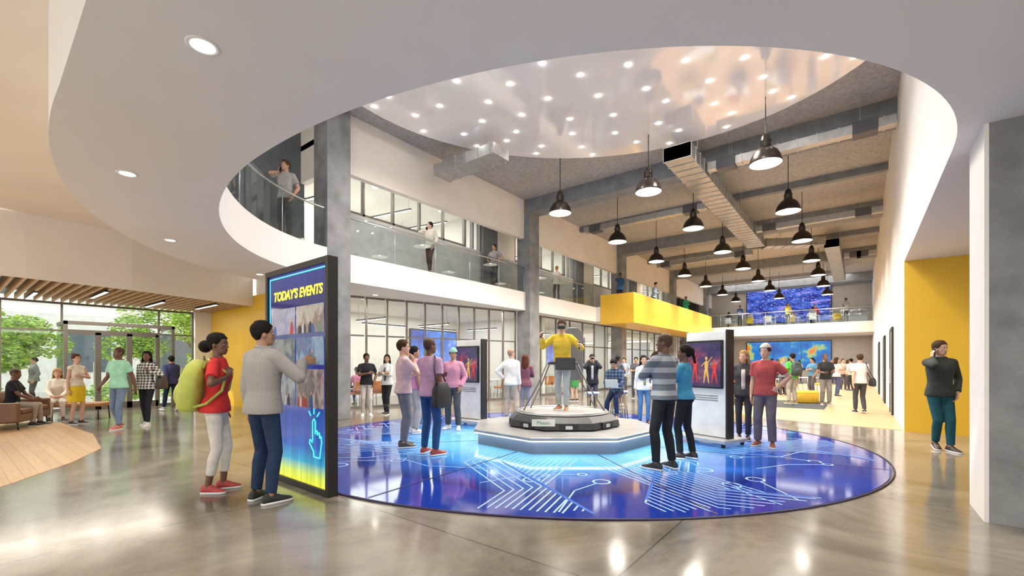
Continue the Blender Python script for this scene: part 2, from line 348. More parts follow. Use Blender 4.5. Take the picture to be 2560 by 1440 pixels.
def railing(path,z,label='frameless glass railing with a steel handrail'):
    e=E('glass_railing',(path[0][0],path[0][1],z),0,label,'railing','mezzanine railings'); ox,oy=path[0]
    loc=[(p[0]-ox,p[1]-oy) for p in path]
    G().strip(loc,.0,1.08,.015,RGLASS).obj('glass_panel',e)
    G().tube([(p[0],p[1],1.0) for p in loc],.022,STL).obj('handrail',e,True)
    last=0
    for i in range(len(loc)):
        if i and (V(loc[i])-V(loc[last])).length<1.45: continue
        last=i; p=loc[i]; G().cyl((p[0],p[1],.0),(p[0],p[1],1.0),.012,mat=STL,n=8).obj('post',e,True)
def seg(a,b,st=1.5):
    a,b=V(a),V(b); n=max(1,int((b-a).length/st)); return [tuple(a+(b-a)*i/n) for i in range(n+1)]
for a,b in ((6.75,14.85),(15.55,21.05),(35.85,41.5)): railing(seg((XL-.06,a),(XL-.06,b)),ZM)
railing(oval(.08,182,352,60),ZM,'curved frameless glass railing around the oval opening')
railing(seg((XL+.3,39.1),(XR-.05,39.1)),ZM)

# ---------------------------------------------------------------- ceiling disc with star lights
DC=plan(1.6,9.0)
cd=E('ceiling_disc',(DC[0],DC[1],7.9),TH,'glossy pale oval ceiling panel dotted with small bright lights','ceiling panel')
GLO=M('glossy_stretch_ceiling',(.68,.635,.615),.07,.1,.06,.6,emis=.10,ecol=(.85,.78,.74),spec=1.0)  # faint emission added to brighten the panel, which only floor bounce lights
rim=[(5.95*cos(2*pi*i/96),5.05*sin(2*pi*i/96)) for i in range(96)]
G().prism(rim,0,.28,GLO).obj('panel',cd)
STAR=M('star_light',(1,.97,.9),.5,emis=60,ecol=(1,.96,.9))
base=G().ell((0,0,0),(.042,.042,.02),STAR,n=10,k=6).obj('star_light',cd,True,loc=(0,0,-.008))
pts=[]; rs_=random.Random(11)
for rr,nn in ((1.0,7),(1.9,12),(2.8,17),(3.6,20),(4.3,24),(4.8,19)):
    for i in range(nn):
        a=2*pi*i/nn+rr*.7+rs_.uniform(-.04,.04); r_=rr+rs_.uniform(-.09,.09); pts.append((r_*cos(a)*1.17,r_*sin(a)))
for i,p in enumerate(pts):
    if i==0: base.location=(p[0],p[1],-.008); continue
    o=base.copy(); COL.objects.link(o); o.parent=cd; o.location=(p[0],p[1],-.008)
dl=[(-2.14*1.0,3.1),(-4.45,5.18),(-6.08,7.97),(-6.19,11.0)]
wl=[plan(*p) for p in dl]+[(-12.2,8.6),(-12.2,11.5),(-11.6,14),(2.6,3.2),(2.6,10)]
for i,(x,y) in enumerate(wl):
    e=E('downlight',(x,y,ZS),0,'round recessed downlight with a white rim in the plaster soffit','light','recessed downlights')
    rings=[]
    for r,z in ((.075,-.004),(.1,-.006),(.105,0),(.075,0)):
        rings.append([V((r*cos(2*pi*j/28),r*sin(2*pi*j/28),z)) for j in range(28)])
    G().loft(rings,WPANEL,close=True).obj('trim_ring',e,True)
    G().cyl((0,0,-.003),(0,0,0),.076,mat=LIT,n=28).obj('lens',e)

# ---------------------------------------------------------------- pendants
SH=M('dark_bronze_shade',(.045,.035,.028),.3,.7); SHI=M('white_enamel_reflector',(.85,.82,.75),.35,emis=.9,ecol=(1,.93,.82))
def rings_of(prof,n=28): return [[V((r*cos(2*pi*j/n),r*sin(2*pi*j/n),z)) for j in range(n)] for r,z in prof]
pe=E('pendant_lamp',(0,0,0),0,'industrial dark bronze bell pendant lamp hanging on a cord','lamp','bell pendants in the atrium')
parts=[]
parts.append(G().loft(rings_of([(.355,0),(.36,.02),(.35,.06),(.325,.16),(.26,.28),(.17,.36),(.12,.39),(.09,.39)]),SH,caps=False).obj('lamp_shade',pe,True))
parts.append(G().loft(rings_of([(.352,.004),(.343,.055),(.315,.155),(.25,.27),(.10,.38)]),SHI,caps=False).obj('reflector',pe,True))
parts.append(G().loft(rings_of([(.1,.38),(.125,.42),(.1,.46),(.125,.48),(.1,.52),(.125,.54),(.1,.58),(.09,.66),(.05,.72),(.02,.74)],20),SH).obj('ballast_housing',pe,True))
parts.append(G().ell((0,0,.14),(.085,.085,.11),LIT).obj('bulb',pe,True))
parts.append(G().cyl((0,0,.72),(0,0,1.92),.012,mat=BLK,n=6).obj('cord',pe))
ppos=[(x,12.3+4.3*j) for j in range(7) for x in (-1.8,-4.7,-7.6)]
for i,(x,y) in enumerate(ppos):
    if i==0: pe.location=(x,y,6.28)
    else:
        e=pe.copy(); COL.objects.link(e); e.location=(x,y,6.28)
        for p in parts:
            q=p.copy(); COL.objects.link(q); q.parent=e
def duct(a,b,z,w,h,label='rectangular galvanised air duct hung below the concrete ceiling'):
    a,b=V(a),V(b); d=b-a; L=d.length
    e=E('air_duct',(a.x,a.y,z),atan2(d.y,d.x),label,'duct','atrium ducts')
    g=G().box(0,L,-w/2,w/2,0,h,STEEL); x=0
    while x<L-.03: g.box(x,x+.03,-w/2-.02,w/2+.02,-.02,h+.02,STEEL); x+=.45
    g.obj('duct_body',e)
    x=.6
    while x<L:
        for sy in (-1,1): G().cyl((x,sy*(w/2+.01),h),(x,sy*(w/2+.01),ZC-z),.006,mat=STL,n=6).obj('hanger',e)
        x+=3
    return e,L
duct((-4.05,12.75),(-4.05,24.8),7.2,.75,.38)
duct((-3.75,25.15),(-1.45,26.5),7.2,.6,.38)
duct((-1.1,27.0),(-1.1,38.5),7.2,.6,.38)
def vduct(x0,x1,y,z=7.25):
    e,L=duct((x0,y),(x1,y),z,.28,.22,'slim galvanised branch duct with boxy air outlets')
    for x in (.5,L-.6): G().box(x-.25,x+.25,-.2,.2,-.06,.26,M('grey_outlet',(.10,.10,.11),.5,.3)).obj('air_outlet',e,bevel=.01)
vduct(-3.6,.7,14.3); vduct(-9.6,-4.5,17.7); vduct(-9.6,-4.5,26.6); vduct(-3.6,.7,22.2); vduct(-9.6,-1.5,35.4); vduct(-.7,.7,30.5)
duct((-10.4,9.8),(-8.0,9.8),7.3,.7,.3)

# ---------------------------------------------------------------- floor disc
DX,DY=plan(1.01,8.75); A,B=5.1,4.58
fd=E('floor_graphic_disc',(DX,DY,0),TH,'glowing blue oval floor panel printed with circuit board lines','floor graphic')
def disc_mat():
    m,n,l,b=nt('blue_circuit_floor'); tc=n.new('ShaderNodeTexCoord'); mp=n.new('ShaderNodeMapping'); mp.inputs['Scale'].default_value=(1/A,1/B,0)
    l.new(tc.outputs['Object'],mp.inputs[0]); ln=n.new('ShaderNodeVectorMath'); ln.operation='LENGTH'; l.new(mp.outputs[0],ln.inputs[0])
    nz=n.new('ShaderNodeTexNoise'); nz.inputs['Scale'].default_value=.6; l.new(tc.outputs['Object'],nz.inputs['Vector'])
    ad=n.new('ShaderNodeMath'); ad.operation='MULTIPLY_ADD'; ad.inputs[1].default_value=.35; l.new(nz.outputs['Fac'],ad.inputs[0]); l.new(ln.outputs['Value'],ad.inputs[2])
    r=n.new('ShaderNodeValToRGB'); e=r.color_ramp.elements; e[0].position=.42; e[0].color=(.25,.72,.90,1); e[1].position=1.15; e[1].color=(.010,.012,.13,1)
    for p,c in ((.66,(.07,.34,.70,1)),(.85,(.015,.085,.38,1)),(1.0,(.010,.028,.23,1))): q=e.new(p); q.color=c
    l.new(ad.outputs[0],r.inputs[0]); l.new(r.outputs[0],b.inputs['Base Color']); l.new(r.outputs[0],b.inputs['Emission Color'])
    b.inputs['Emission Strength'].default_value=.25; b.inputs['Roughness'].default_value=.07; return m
el=[(A*cos(2*pi*i/128),B*sin(2*pi*i/128)) for i in range(128)]
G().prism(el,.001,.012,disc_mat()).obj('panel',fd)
el2=[(1.006*x,1.006*y) for x,y in el]
G().tube([(x,y,.008) for x,y in el2],.012,M('dark_edge_trim',(.02,.01,.05),.4),close=True,n=6).obj('edge_trim',fd)
TR=M('pale_blue_trace',(.26,.42,.74),.3,emis=.2,ecol=(.30,.55,1.0))
g=G()
def inside(p,k=.975): return (p[0]/A)**2+(p[1]/B)**2<k*k
def trace(pl,w=.0105):
    out=[V(pl[0])]
    for a,b in zip(pl,pl[1:]):
        a,b=V(a),V(b); n=max(1,int((b-a).length/.1)); stop=False
        for i in range(1,n+1):
            p=a+(b-a)*i/n
            if not inside(p): stop=True; out.append(a+(b-a)*(i-1)/n); break
        if stop: break
        out.append(b)
    for a,b in zip(out,out[1:]):
        d=b-a
        if d.length<.01: continue
        d.normalize(); q=V((-d.y,d.x))*w; a2=a-d*w*.4; b2=b+d*w*.4
        g.add([(a2.x-q.x,a2.y-q.y,.0145),(b2.x-q.x,b2.y-q.y,.0145),(b2.x+q.x,b2.y+q.y,.0145),(a2.x+q.x,a2.y+q.y,.0145)],[(0,1,2,3)],TR)
    return out[-1]
def pad(p,r=.07,w=.014):
    n=20; vs=[(p[0]+rr*cos(2*pi*j/n),p[1]+rr*sin(2*pi*j/n),.0145) for rr in (r-w,r+w) for j in range(n)]
    g.add(vs,[(j,(j+1)%n,n+(j+1)%n,n+j) for j in range(n)],TR)
rnd=random.Random(3)
for k_ in range(8):
    a=radians(22.5+45*k_); ax=V((cos(a),sin(a))); bx=V((-sin(a),cos(a))); dense=k_ in (5,6,7)
    N=9 if dense else 5; sp=.082 if dense else .15
    sg=1 if k_%2 else -1
    for i in range(-N,N+1):
        r0=1.75; r1=2.1+abs(i+N*sg*.5)*.085+(.2 if dense else .5); o=i*sp
        L1=.7+.45*(k_%3); p0=ax*r0+bx*o; p1=ax*r1+bx*o; p2=p1+(ax+bx*sg).normalized()*L1; p3=p2+ax*(.9 if not dense else 1.0)
        if dense: p4=p3+(ax-bx*sg).normalized()*1.2; pl=[p0,p1,p2,p3,p4,p4+ax*3]
        else:
            p4=p3+(ax+bx*sg*rnd.choice((1,-1))).normalized()*rnd.uniform(.2,.8); pl=[p0,p1,p2,p3,p4]
        e_=trace(pl)
        if not dense and inside(e_+ax*.1,.95): pad(e_+ax*.08,.06)
for i in range(44):
    a=rnd.uniform(0,2*pi); rr=rnd.uniform(.58,.93); p=V((A*rr*cos(a),B*rr*sin(a)))
    if not inside(p,.9): continue
    a2=radians(45*rnd.randint(0,7)); d=V((cos(a2),sin(a2))); d2=V((cos(a2+radians(45)),sin(a2+radians(45))))
    pad(p,rnd.choice((.06,.08,.1))); trace([p+d*.09,p+d*rnd.uniform(.3,.9),p+d*.9+d2*rnd.uniform(.3,.8)],.010)
g.obj('circuit_trace',fd)['kind']='stuff'
SE=M('panel_seam',(.01,.01,.04),.5)
for k_ in range(8):
    g=G(); a=radians(12+45*k_); d=V((cos(a),sin(a))); q=V((-d.y,d.x))*.010; t=1/sqrt((d.x/A)**2+(d.y/B)**2); a_,b_=d*1.7,d*t*.995
    g.add([(a_.x-q.x,a_.y-q.y,.0165),(b_.x-q.x,b_.y-q.y,.0165),(b_.x+q.x,b_.y+q.y,.0165),(a_.x+q.x,a_.y+q.y,.0165)],[(0,1,2,3)],SE)
    g.obj('panel_seam',fd)

# ---------------------------------------------------------------- VR platform
VX,VY=plan(.98,8.72); ZP=.015
vr=E('vr_platform',(VX,VY,ZP),TH,'octagonal virtual reality motion platform with glowing plinth edge','platform')
def octo(r,z,rot=22.5,n=8): return [V((r*cos(radians(rot+360/n*i)),r*sin(radians(rot+360/n*i)),z)) for i in range(n)]
PL=M('grey_metal_plinth_top',(.36,.355,.35),.3,.2,.12,3); PLS=M('grey_plinth_side',(.20,.22,.27),.5)
G().loft([octo(1.72,0),octo(1.72,.2)],PLS).obj('plinth',vr)
G().loft([octo(1.80,.222),octo(1.80,.262),octo(1.77,.27)],PL).obj('plinth_top',vr)
G().loft([octo(1.785,.2),octo(1.785,.222)],M('white_led_strip',(1,1,1),.5,emis=3,ecol=(.85,.95,1))).obj('light_strip',vr)
DK=M('black_moulded_plastic',(.03,.03,.032),.35); GR=M('mid_grey_plastic',(.16,.16,.17),.4)
G().loft([octo(1.02,.27),octo(1.10,.29),octo(1.08,.40),octo(.96,.50),octo(.86,.51)],DK).obj('motion_base',vr,bevel=.01)
for i in range(8):
    a=radians(45*i); T=Matrix.Rotation(a,4,'Z')
    G().box(.9,1.03,-.16,.16,.29,.40,BLK,T).box(1.0,1.04,-.06,.06,.31,.37,STL,T).obj('base_pocket',vr)
G().loft(rings_of([(.84,.505),(.88,.51),(.88,.53),(.80,.535),(.02,.535)],40),M('pale_dished_deck',(.45,.43,.41),.3)).obj('deck',vr,True)
G().tube([(.84*cos(2*pi*i/40),.84*sin(2*pi*i/40),.54) for i in range(40)],.02,STL,close=True).obj('deck_ring',vr,True)
for sx,sy in ((-.76,-.05),(.80,-.1),(.72,.4),(-.6,.5)):
    G().tube([(sx,sy,.53),(sx*.62,sy*.6+.1,1.03),(sx*.38,.12+sy*.2,1.45)],.014,GR).obj('strut',vr,True)
G().tube([(.02+.27*cos(2*pi*i/32),.04+.25*sin(2*pi*i/32),1.45) for i in range(32)],.03,DK,close=True,n=10).obj('harness_ring',vr,True)
G().loft([[V((.26+.21*x*w,.40+t,z)) for x,t in ((-1,0),(1,0),(1,.07),(-1,.07))] for z,w in ((1.1,.6),(1.25,1),(1.95,1),(2.1,.85),(2.18,.5))],GR).obj('backrest',vr,bevel=.02)
G().box(-.16,.22,-.26,-.20,1.32,1.56,DK).obj('harness_pad',vr,bevel=.02)
sg=G().box(-.2,.2,-.006,0,-.06,.06,M('silver_sign',(.6,.62,.6),.35,.4)).obj('sign_plate',vr,loc=(-.44,-1.0,.42),rot=(radians(-8),0,radians(-3)))
textmesh('Mason',.085,M('green_lettering',(.02,.25,.10),.5),sg,(0,-.008,-.03),(radians(90),0,0))

# ---------------------------------------------------------------- digital kiosk
kx,ky=plan(-2.56,5.375)
kk=E('digital_kiosk',(kx,ky,0),TH+radians(-39),'tall black framed touch screen kiosk showing an events board','kiosk')
W=1.57; H=2.63
FR=M('matte_black_frame',(.018,.015,.013),.45)
G().box(-W/2,-W/2+.06,-.06,.06,0,H,FR).box(W/2-.06,W/2,-.06,.06,0,H,FR).box(-W/2+.06,W/2-.06,-.06,.06,H-.07,H,FR).box(-W/2+.06,W/2-.06,-.06,.06,0,.07,FR).box(-W/2+.06,W/2-.06,-.02,.058,.07,H-.07,FR).obj('frame',kk,bevel=.004)
def kscr():
    m,n,l,b=nt('kiosk_screen'); tc=n.new('ShaderNodeTexCoord'); sp=n.new('ShaderNodeSeparateXYZ'); l.new(tc.outputs['Object'],sp.inputs[0])
    mr=n.new('ShaderNodeMapRange'); mr.inputs['From Min'].default_value=.07; mr.inputs['From Max'].default_value=2.56; l.new(sp.outputs['Z'],mr.inputs[0])
    r=n.new('ShaderNodeValToRGB'); e=r.color_ramp.elements; e[0].position=0; e[0].color=(.85,.85,.05,1); e[1].position=1; e[1].color=(.015,.04,.25,1)
    for p,c in ((.04,(.65,.8,.1,1)),(.10,(.03,.35,.55,1)),(.17,(.015,.10,.42,1)),(.45,(.015,.04,.24,1)),(.8,(.008,.016,.10,1))): q=e.new(p); q.color=c
    l.new(mr.outputs[0],r.inputs[0])
    mp=n.new('ShaderNodeMapping'); mp.inputs['Scale'].default_value=(9,1,.5); l.new(tc.outputs['Object'],mp.inputs[0])
    nz=n.new('ShaderNodeTexNoise'); nz.inputs['Scale'].default_value=2; l.new(mp.outputs[0],nz.inputs['Vector'])
    mm=n.new('ShaderNodeMapRange'); mm.inputs['To Min'].default_value=.4; mm.inputs['To Max'].default_value=1.7; l.new(nz.outputs['Fac'],mm.inputs[0])
    mx=n.new('ShaderNodeMix'); mx.data_type='RGBA'; mx.blend_type='MULTIPLY'; mx.inputs[0].default_value=1; l.new(r.outputs[0],mx.inputs[6]); l.new(mm.outputs[0],mx.inputs[7])
    b.inputs['Base Color'].default_value=(.01,.01,.02,1); b.inputs['Roughness'].default_value=.06
    l.new(mx.outputs[2],b.inputs['Emission Color']); b.inputs['Emission Strength'].default_value=.95; return m
G().box(-W/2+.06,W/2-.06,-.035,-.02,.07,H-.07,kscr()).obj('screen',kk)
CY=M('cyan_screen_line',(.1,.8,.85),.4,emis=.7,ecol=(.1,.85,.85))
G().box(-W/2+.09,-W/2+.105,-.04,-.035,.3,H-.1,CY).box(-W/2+.09,W/2-.09,-.04,-.035,H-.115,H-.1,CY).obj('border_line',kk)
textmesh("TODAY'S EVENTS",.155,M('yellow_lettering',(.9,.8,.05),.5,emis=.8,ecol=(.95,.80,.03)),kk,(0.02,-.037,2.24),(radians(90),0,0),.002,.15,.005)
cols=[((.50,.46,.66),(.30,.26,.46)),((.7,.6,.48),(.30,.18,.12)),((.35,.32,.26),(.05,.07,.12)),((.32,.48,.65),(.05,.14,.34)),((.4,.4,.42),(.07,.09,.16)),((.55,.4,.32),(.12,.07,.06))]
SKN=M('picture_tone',(.4,.24,.17),.5,emis=.2,ecol=(.6,.4,.3))
for r_ in range(3):
    for c_ in range(2):
        ci=r_*2+c_; zc=(1.97,1.60,1.17)[r_]; xc=(-.33,.34)[c_]; a,b=cols[ci]; hh=.16 if r_<2 else .22
        t_=G().box(-.32,.32,-.003,0,-hh,hh,tile_mat('photo_tile_%d'%ci,a,b,26,ci*3.1)).obj('photo_tile',kk,loc=(xc,-.036,zc))
        rt=random.Random(ci+2); g=G()
        for q in range((2,6,2,1,4,5)[ci]):
            px_=rt.uniform(-.26,.26); hh2=rt.uniform(.09,.15); q_=rt.randint(0,4); cc=M('picture_cloth_%d'%q_,[(.35,.05,.05),(.05,.10,.28),(.45,.45,.45),(.03,.03,.05),(.12,.2,.16)][q_],.6,emis=.25)
            g.loft([[V((px_+w_*cos(2*pi*j/10)*.028,-.0045+sin(2*pi*j/10)*.001,z_)) for j in range(10)] for z_,w_ in ((-hh,1.5),(-hh+hh2*.7,1.3),(-hh+hh2,.6))],cc); g.ell((px_,-.005,-hh+hh2+.022),(.018,.002,.024),SKN,n=10,k=6)
        g.obj('picture_figure',t_)
g=G()
for pl in ([(0,.30),(0,.08)],[(0,.30),(.03,.33),(.06,.30),(.06,.16)],[(.06,.2),(.10,.2),(.11,.15)],[(.11,.18),(.15,.18),(.16,.12)],[(.16,.15),(.19,.14),(.2,.08),(.17,-.05),(.16,-.1),(.03,-.1),(.02,-.04),(-.07,.05),(-.06,.09),(0,.06)],[(.03,.38),(.03,.45)],[(-.04,.36),(-.09,.41)],[(.10,.36),(.15,.41)]):
    g.tube([(x,0,z) for x,z in pl],.008,CY,n=6)
g.obj('hand_icon',kk,loc=(.42,-.042,.50))

def stand(x,y,face,label,h=2.0,pic=0):
    p=plan(x,y); e=E('display_stand',(p[0],p[1],.013),TH+radians(face),label,'display stand')
    G().box(-.40,.40,-.10,.06,.14,h,WPANEL).obj('panel',e,bevel=.012)
    G().box(.40,.44,-.11,.08,.10,h+.02,BLK).obj('side_rail',e,bevel=.005)
    G().box(-.50,.55,-.36,.32,.07,.13,M('pale_grey_metal',(.5,.5,.52),.35,.3)).obj('base',e,bevel=.01)
    for cx in (-.44,.48):
        for cy in (-.3,.26): G().cyl((cx-.02,cy,.035),(cx+.02,cy,.035),.035,mat=BLK).box(cx-.03,cx+.03,cy-.015,cy+.015,.03,.08,BLK).obj('caster',e,True)
    m=E('monitor',(0,0,0)); m.parent=e
    G().box(-.36,.36,-.15,-.10,1.0,1.86,BLK).obj('bezel',m,bevel=.008)
    mt=screen_mat('stand_picture_%d'%pic,[(.38,(.02,.015,.06)),(.52,(.05,.03,.12)),(.62,(.16,.04,.10)),(.72,(.30,.22,.22))],4,.9)
    G().box(-.335,.335,-.156,-.15,1.03,1.83,mt).obj('screen',m)
    RD=M('red_performer',(.45,.03,.03),.5,emis=.35,ecol=(.7,.05,.04)); GD=M('gold_performer',(.5,.3,.08),.5,emis=.35,ecol=(.8,.5,.12))
    for xx,mm_,hh in ((-.17,RD,.55),(.06,GD,.48),(.22,RD,.42)):
        g=G(); T=lambda q,xx=xx:V((xx+q[0],-.158+q[1]*.02,1.08+q[2]))
        g.ell((0,0,hh*.95),(.024,.05,.034),mm_,T,12,8); g.ell((0,0,hh*.68),(.038,.05,hh*.20),mm_,T,12,8)
        for sd in (-1,1): g.cap(T((sd*.015,0,hh*.5)),T((sd*.05,0,.02)),.020,.010,mm_,8)
        g.cap(T((.03,0,hh*.80)),T((.11,0,hh*1.0)),.010,.007,mm_,8); g.cap(T((-.03,0,hh*.80)),T((-.10,0,hh*.66)),.010,.007,mm_,8); g.obj('picture_figure',m,True)
    for zz in (.78,.82,.86): G().box(-.25,.25,-.106,-.10,zz,zz+.012,GR).obj('vent_slot',e)
stand(3.60,8.2,-58,'white rolling display stand with monitor and black side rail',2.02,0)
stand(-.98,10.75,-38,'white rolling display stand with small monitor beside visitors',2.0,1)

def vscreen(name,loc,rz,w,h,mat,cols_,rows_,label):
    e=E(name,loc,rz,label,'screen')
    G().box(-w/2-.05,w/2+.05,-.02,.06,-h/2-.05,h/2+.05,BLK).obj('frame',e)
    for i in range(cols_):
        for j in range(rows_):
            a=w/cols_; b=h/rows_
            G().box(-w/2+i*a+.012,-w/2+(i+1)*a-.012,-.035,-.02,-h/2+j*b+.012,-h/2+(j+1)*b-.012,mat).obj('screen_panel',e)
up=screen_mat('city_lights_picture',[(.3,(.01,.015,.12)),(.48,(.02,.06,.42)),(.58,(.06,.16,.65)),(.7,(.5,.3,.8))],.8,1.0,True,thr=.60,spark=(.75,.6,1))
lo=screen_mat('world_map_picture',[(.3,(.01,.05,.3)),(.55,(.01,.20,.58)),(.58,(.1,.4,.4)),(.63,(.5,.55,.1)),(.68,(.8,.2,.05))],.9,1.0,False)
vscreen('video_wall',(-4.9,44.42,6.45),0,6.1,2.9,up,3,2,'large blue video wall of city lights on the end wall')
vscreen('video_wall',(-4.9,44.42,2.2),0,6.1,2.3,lo,3,1,'wide video wall showing a colourful world map')
vscreen('wall_screen',(-16.9,15.4,2.25),radians(90),3.0,1.7,screen_mat('presentation_picture',[(.4,(.01,.05,.35)),(.55,(.03,.2,.75)),(.7,(.7,.8,.95))],.8,1.2),1,1,'blue presentation screen on the classroom wall')
vscreen('wall_screen',(-14.4,23.85,2.25),0,2.6,1.5,screen_mat('presentation_picture_b',[(.4,(.02,.03,.3)),(.55,(.1,.2,.7)),(.7,(.8,.5,.8))],.8,1.2),1,1,'blue meeting room screen on the wall')
def strip(x,y,z,L,rz,grp='linear lights',drop=0):
    e=E('linear_light',(x,y,z),rz,'slim linear ceiling light with a white diffuser','light',grp)
    G().box(-L/2,L/2,-.04,.04,0,.06,BLK).obj('housing',e); G().box(-L/2+.01,L/2-.01,-.035,.035,-.008,0,LIT2).obj('diffuser',e)
    if drop:
        for sx in (-1,1): G().cyl((sx*(L/2-.1),0,.06),(sx*(L/2-.1),0,drop),.004,mat=BLK,n=5).obj('hanger',e)
for yv in (8.5,11.5,14.5,19,22,26,29): 
    strip(-15.6,yv,3.05,2.2,radians(90),'room linear lights',.6); strip(-14,yv+1.2,3.05,1.8,0,'room linear lights',.6)
for yv in (8,10.5,12.3,16,19,23,26,31,33.5): strip(-14.2,yv,7.1,2.4,radians(10),'upper room linear lights',.4)
for yv,xx in ((-1.2,-17),(.5,-16),(1.6,-17.8),(2.7,-16.2),(4.2,-17.4),(5.4,-16.8)): strip(xx,yv+.005,3.30,1.8,0,'entry linear lights',.05)

# ---------------------------------------------------------------- exterior
struct(G().box(-60,-19.5,-30,30,-.25,-.03,M('pale_paving',(.62,.60,.56),.8,0,.1,2)).obj('ground'))
g=G().box(-36,-34,-24,24,-.03,12,M('white_facade',(.85,.84,.82),.7))
for i in range(-5,6):
    for z in (1,5): g.box(-34.0,-33.96,i*4,i*4+2.2,z,z+2.2,M('dark_facade_window',(.12,.16,.2),.1))
o=g.obj('neighbouring_building')
tag(o,'pale neighbouring building across the entry court','building')
LEAFA=M('leaf_green',(.22,.42,.05),.6,0,.3,3); LEAFB=M('leaf_yellow_green',(.45,.60,.10),.6,0,.3,3); BARK=M('bark',(.16,.11,.07),.9,0,.3,8,.4,20)
def foliage(c,r,n,rn,g):
    for _ in range(n):
        d=V((rn.gauss(0,1),rn.gauss(0,1),rn.gauss(0,1))).normalized()*rn.uniform(.35,1)**.5
        p=V((c[0]+d.x*r[0],c[1]+d.y*r[1],c[2]+d.z*r[2])); a=V((rn.gauss(0,1),rn.gauss(0,1),rn.gauss(0,.6))).normalized(); u,w=perp(a); s_=rn.uniform(.05,.10)
        g.add([p-u*s_,p+w*s_*.5,p+u*s_,p-w*s_*.5],[(0,1,2,3)],LEAFA if rn.random()<.5 else LEAFB)
def tree(x,y,h,rn):
    e=E('tree',(x,y,-.03),0,'young leafy green tree beyond the glass entry','tree','courtyard trees')
    g=G().cap((0,0,0),(.05,0,h*.5),.09,.06,BARK)
    for a in range(5): g.cap((.05,0,h*.35),(cos(a*1.3)*h*.2,sin(a*1.3)*h*.2,h*.7),.04,.02,BARK)
    g.obj('trunk',e,True)
    g=G()
    for i in range(9):
        a=rn.uniform(0,6.28); r=rn.uniform(0,h*.24); foliage((cos(a)*r,sin(a)*r,h*rn.uniform(.36,.85)),(h*.16,h*.16,h*.13),620,rn,g)
    g.obj('foliage',e,fix=False)
rn=random.Random(5)
for x,y,h in ((-24,-.2,4.6),(-27.0,2.0,4.6),(-24.6,7.6,4.6),(-29,-3.5,5.5),(-29.5,6.6,5.0)): tree(x,y,h,rn)
def shrub(x,y,h):
    e=E('shrub',(x,y,-.03),0,'low clump of green courtyard planting','plant','courtyard shrubs'); g=G(); foliage((0,0,h*.5),(.7,.95,h*.52),800,rn,g)
    g.cap((0,0,0),(0,0,h*.5),.03,.01,BARK); g.obj('foliage',e,fix=False)
for i in range(6): shrub(-22.6,-4+i*2.3+(1.4 if i>2 else 0),.8)

# ---------------------------------------------------------------- people
SK={'l':M('fair_skin',(.60,.36,.26),.5,0,.06,12),'m':M('tan_skin',(.42,.23,.14),.5,0,.06,12),'d':M('brown_skin',(.16,.075,.045),.45,0,.08,12)}
EYEW=M('eye_white',(.72,.70,.67),.3); IRIS=M('dark_iris',(.02,.012,.01),.2)
LIP={'l':M('rose_lip',(.48,.20,.17),.5),'m':M('brown_rose_lip',(.33,.13,.10),.5),'d':M('deep_brown_lip',(.14,.05,.04),.5)}
HC={'black':M('black_hair',(.012,.010,.009),.75,0,.3,30,.35,45,spec=.15),'brown':M('brown_hair',(.06,.032,.017),.75,0,.3,30,.35,45,spec=.15),'blond':M('blond_hair',(.32,.18,.07),.75,0,.3,30,.35,45,spec=.2),'auburn':M('auburn_hair',(.09,.026,.013),.75,0,.3,30,.35,45,spec=.15)}
BUZZ={'d':M('shaved_dark_scalp',(.075,.038,.026),.6,0,.15,30,spec=.3),'l':M('shaved_fair_scalp',(.34,.20,.14),.6,0,.15,30,spec=.3),'m':M('shaved_tan_scalp',(.2,.11,.07),.6,0,.15,30,spec=.3)}
def rem(o,vox,sm):
    m=o.modifiers.new('remesh','REMESH'); m.mode='VOXEL'; m.voxel_size=vox; m.use_smooth_shade=True
    s=o.modifiers.new('smooth','SMOOTH'); s.factor=.5; s.iterations=sm
def ik(a,t,l1,l2,pole):
    d=t-a; L=min(d.length,(l1+l2)*.998); L=max(L,abs(l1-l2)+.02); u=d.normalized(); x=(l1*l1-l2*l2+L*L)/(2*L); hh=sqrt(max(0,l1*l1-x*x))
    p=V(pole); p=(p-u*p.dot(u)); p=p.normalized() if p.length>1e-4 else perp(u)[0]
    return a+u*x+p*hh, a+u*L
PRE={
'down':((.215,.02,.875),(0,.12,-1),(0,1,0),(.2,-1,0),.35),
'pocket':((.195,.06,.93),(-.25,.25,-1),(0,1,.2),(.8,-.9,0),.5),
'walkf':((.21,.2,.93),(0,.4,-1),(0,1,.3),(.2,-1,0),.5),
'walkb':((.22,-.16,.90),(0,-.2,-1),(0,1,0),(.2,-1,0),.4),
'phone':((.125,.06,1.47),(-.10,-.15,1),(0,-1,0),(.6,.5,-1),.8),
'chin':((.05,.16,1.40),(-.25,-.25,1),(1,0,0),(.5,.4,-1),.9),
'hold':((.1,.30,1.10),(-.3,1,0),(1,0,0),(.6,-.5,-1),.7),
'fold':((-.04,.2,1.2),(-1,.0,.05),(0,0,1),(.8,0,-.6),.5),
'hip':((.2,.02,1.02),(-.5,.5,-.6),(0,0,1),(1,-.5,0),.5),
'camera':((.08,.2,1.56),(-.35,.2,1),(-.3,-1,0),(.7,.2,-1),1.0),
'vr':((.40,.26,1.22),(.25,1,.25),(0,0,1),(.8,-.4,-.8),1.2),
'strap':((.12,.14,1.27),(-.3,.1,1),(0,-1,0),(.8,.1,-.8),1.1),
'lap':((.08,.36,1.03),(-.4,1,-.1),(0,0,1),(.8,-.6,-.6),.5),
}
STAND=((-.1,0.02,0,8),(.1,-.02,0,-8))
SIT=((-.12,.42,0,6),(.13,.36,0,-6))
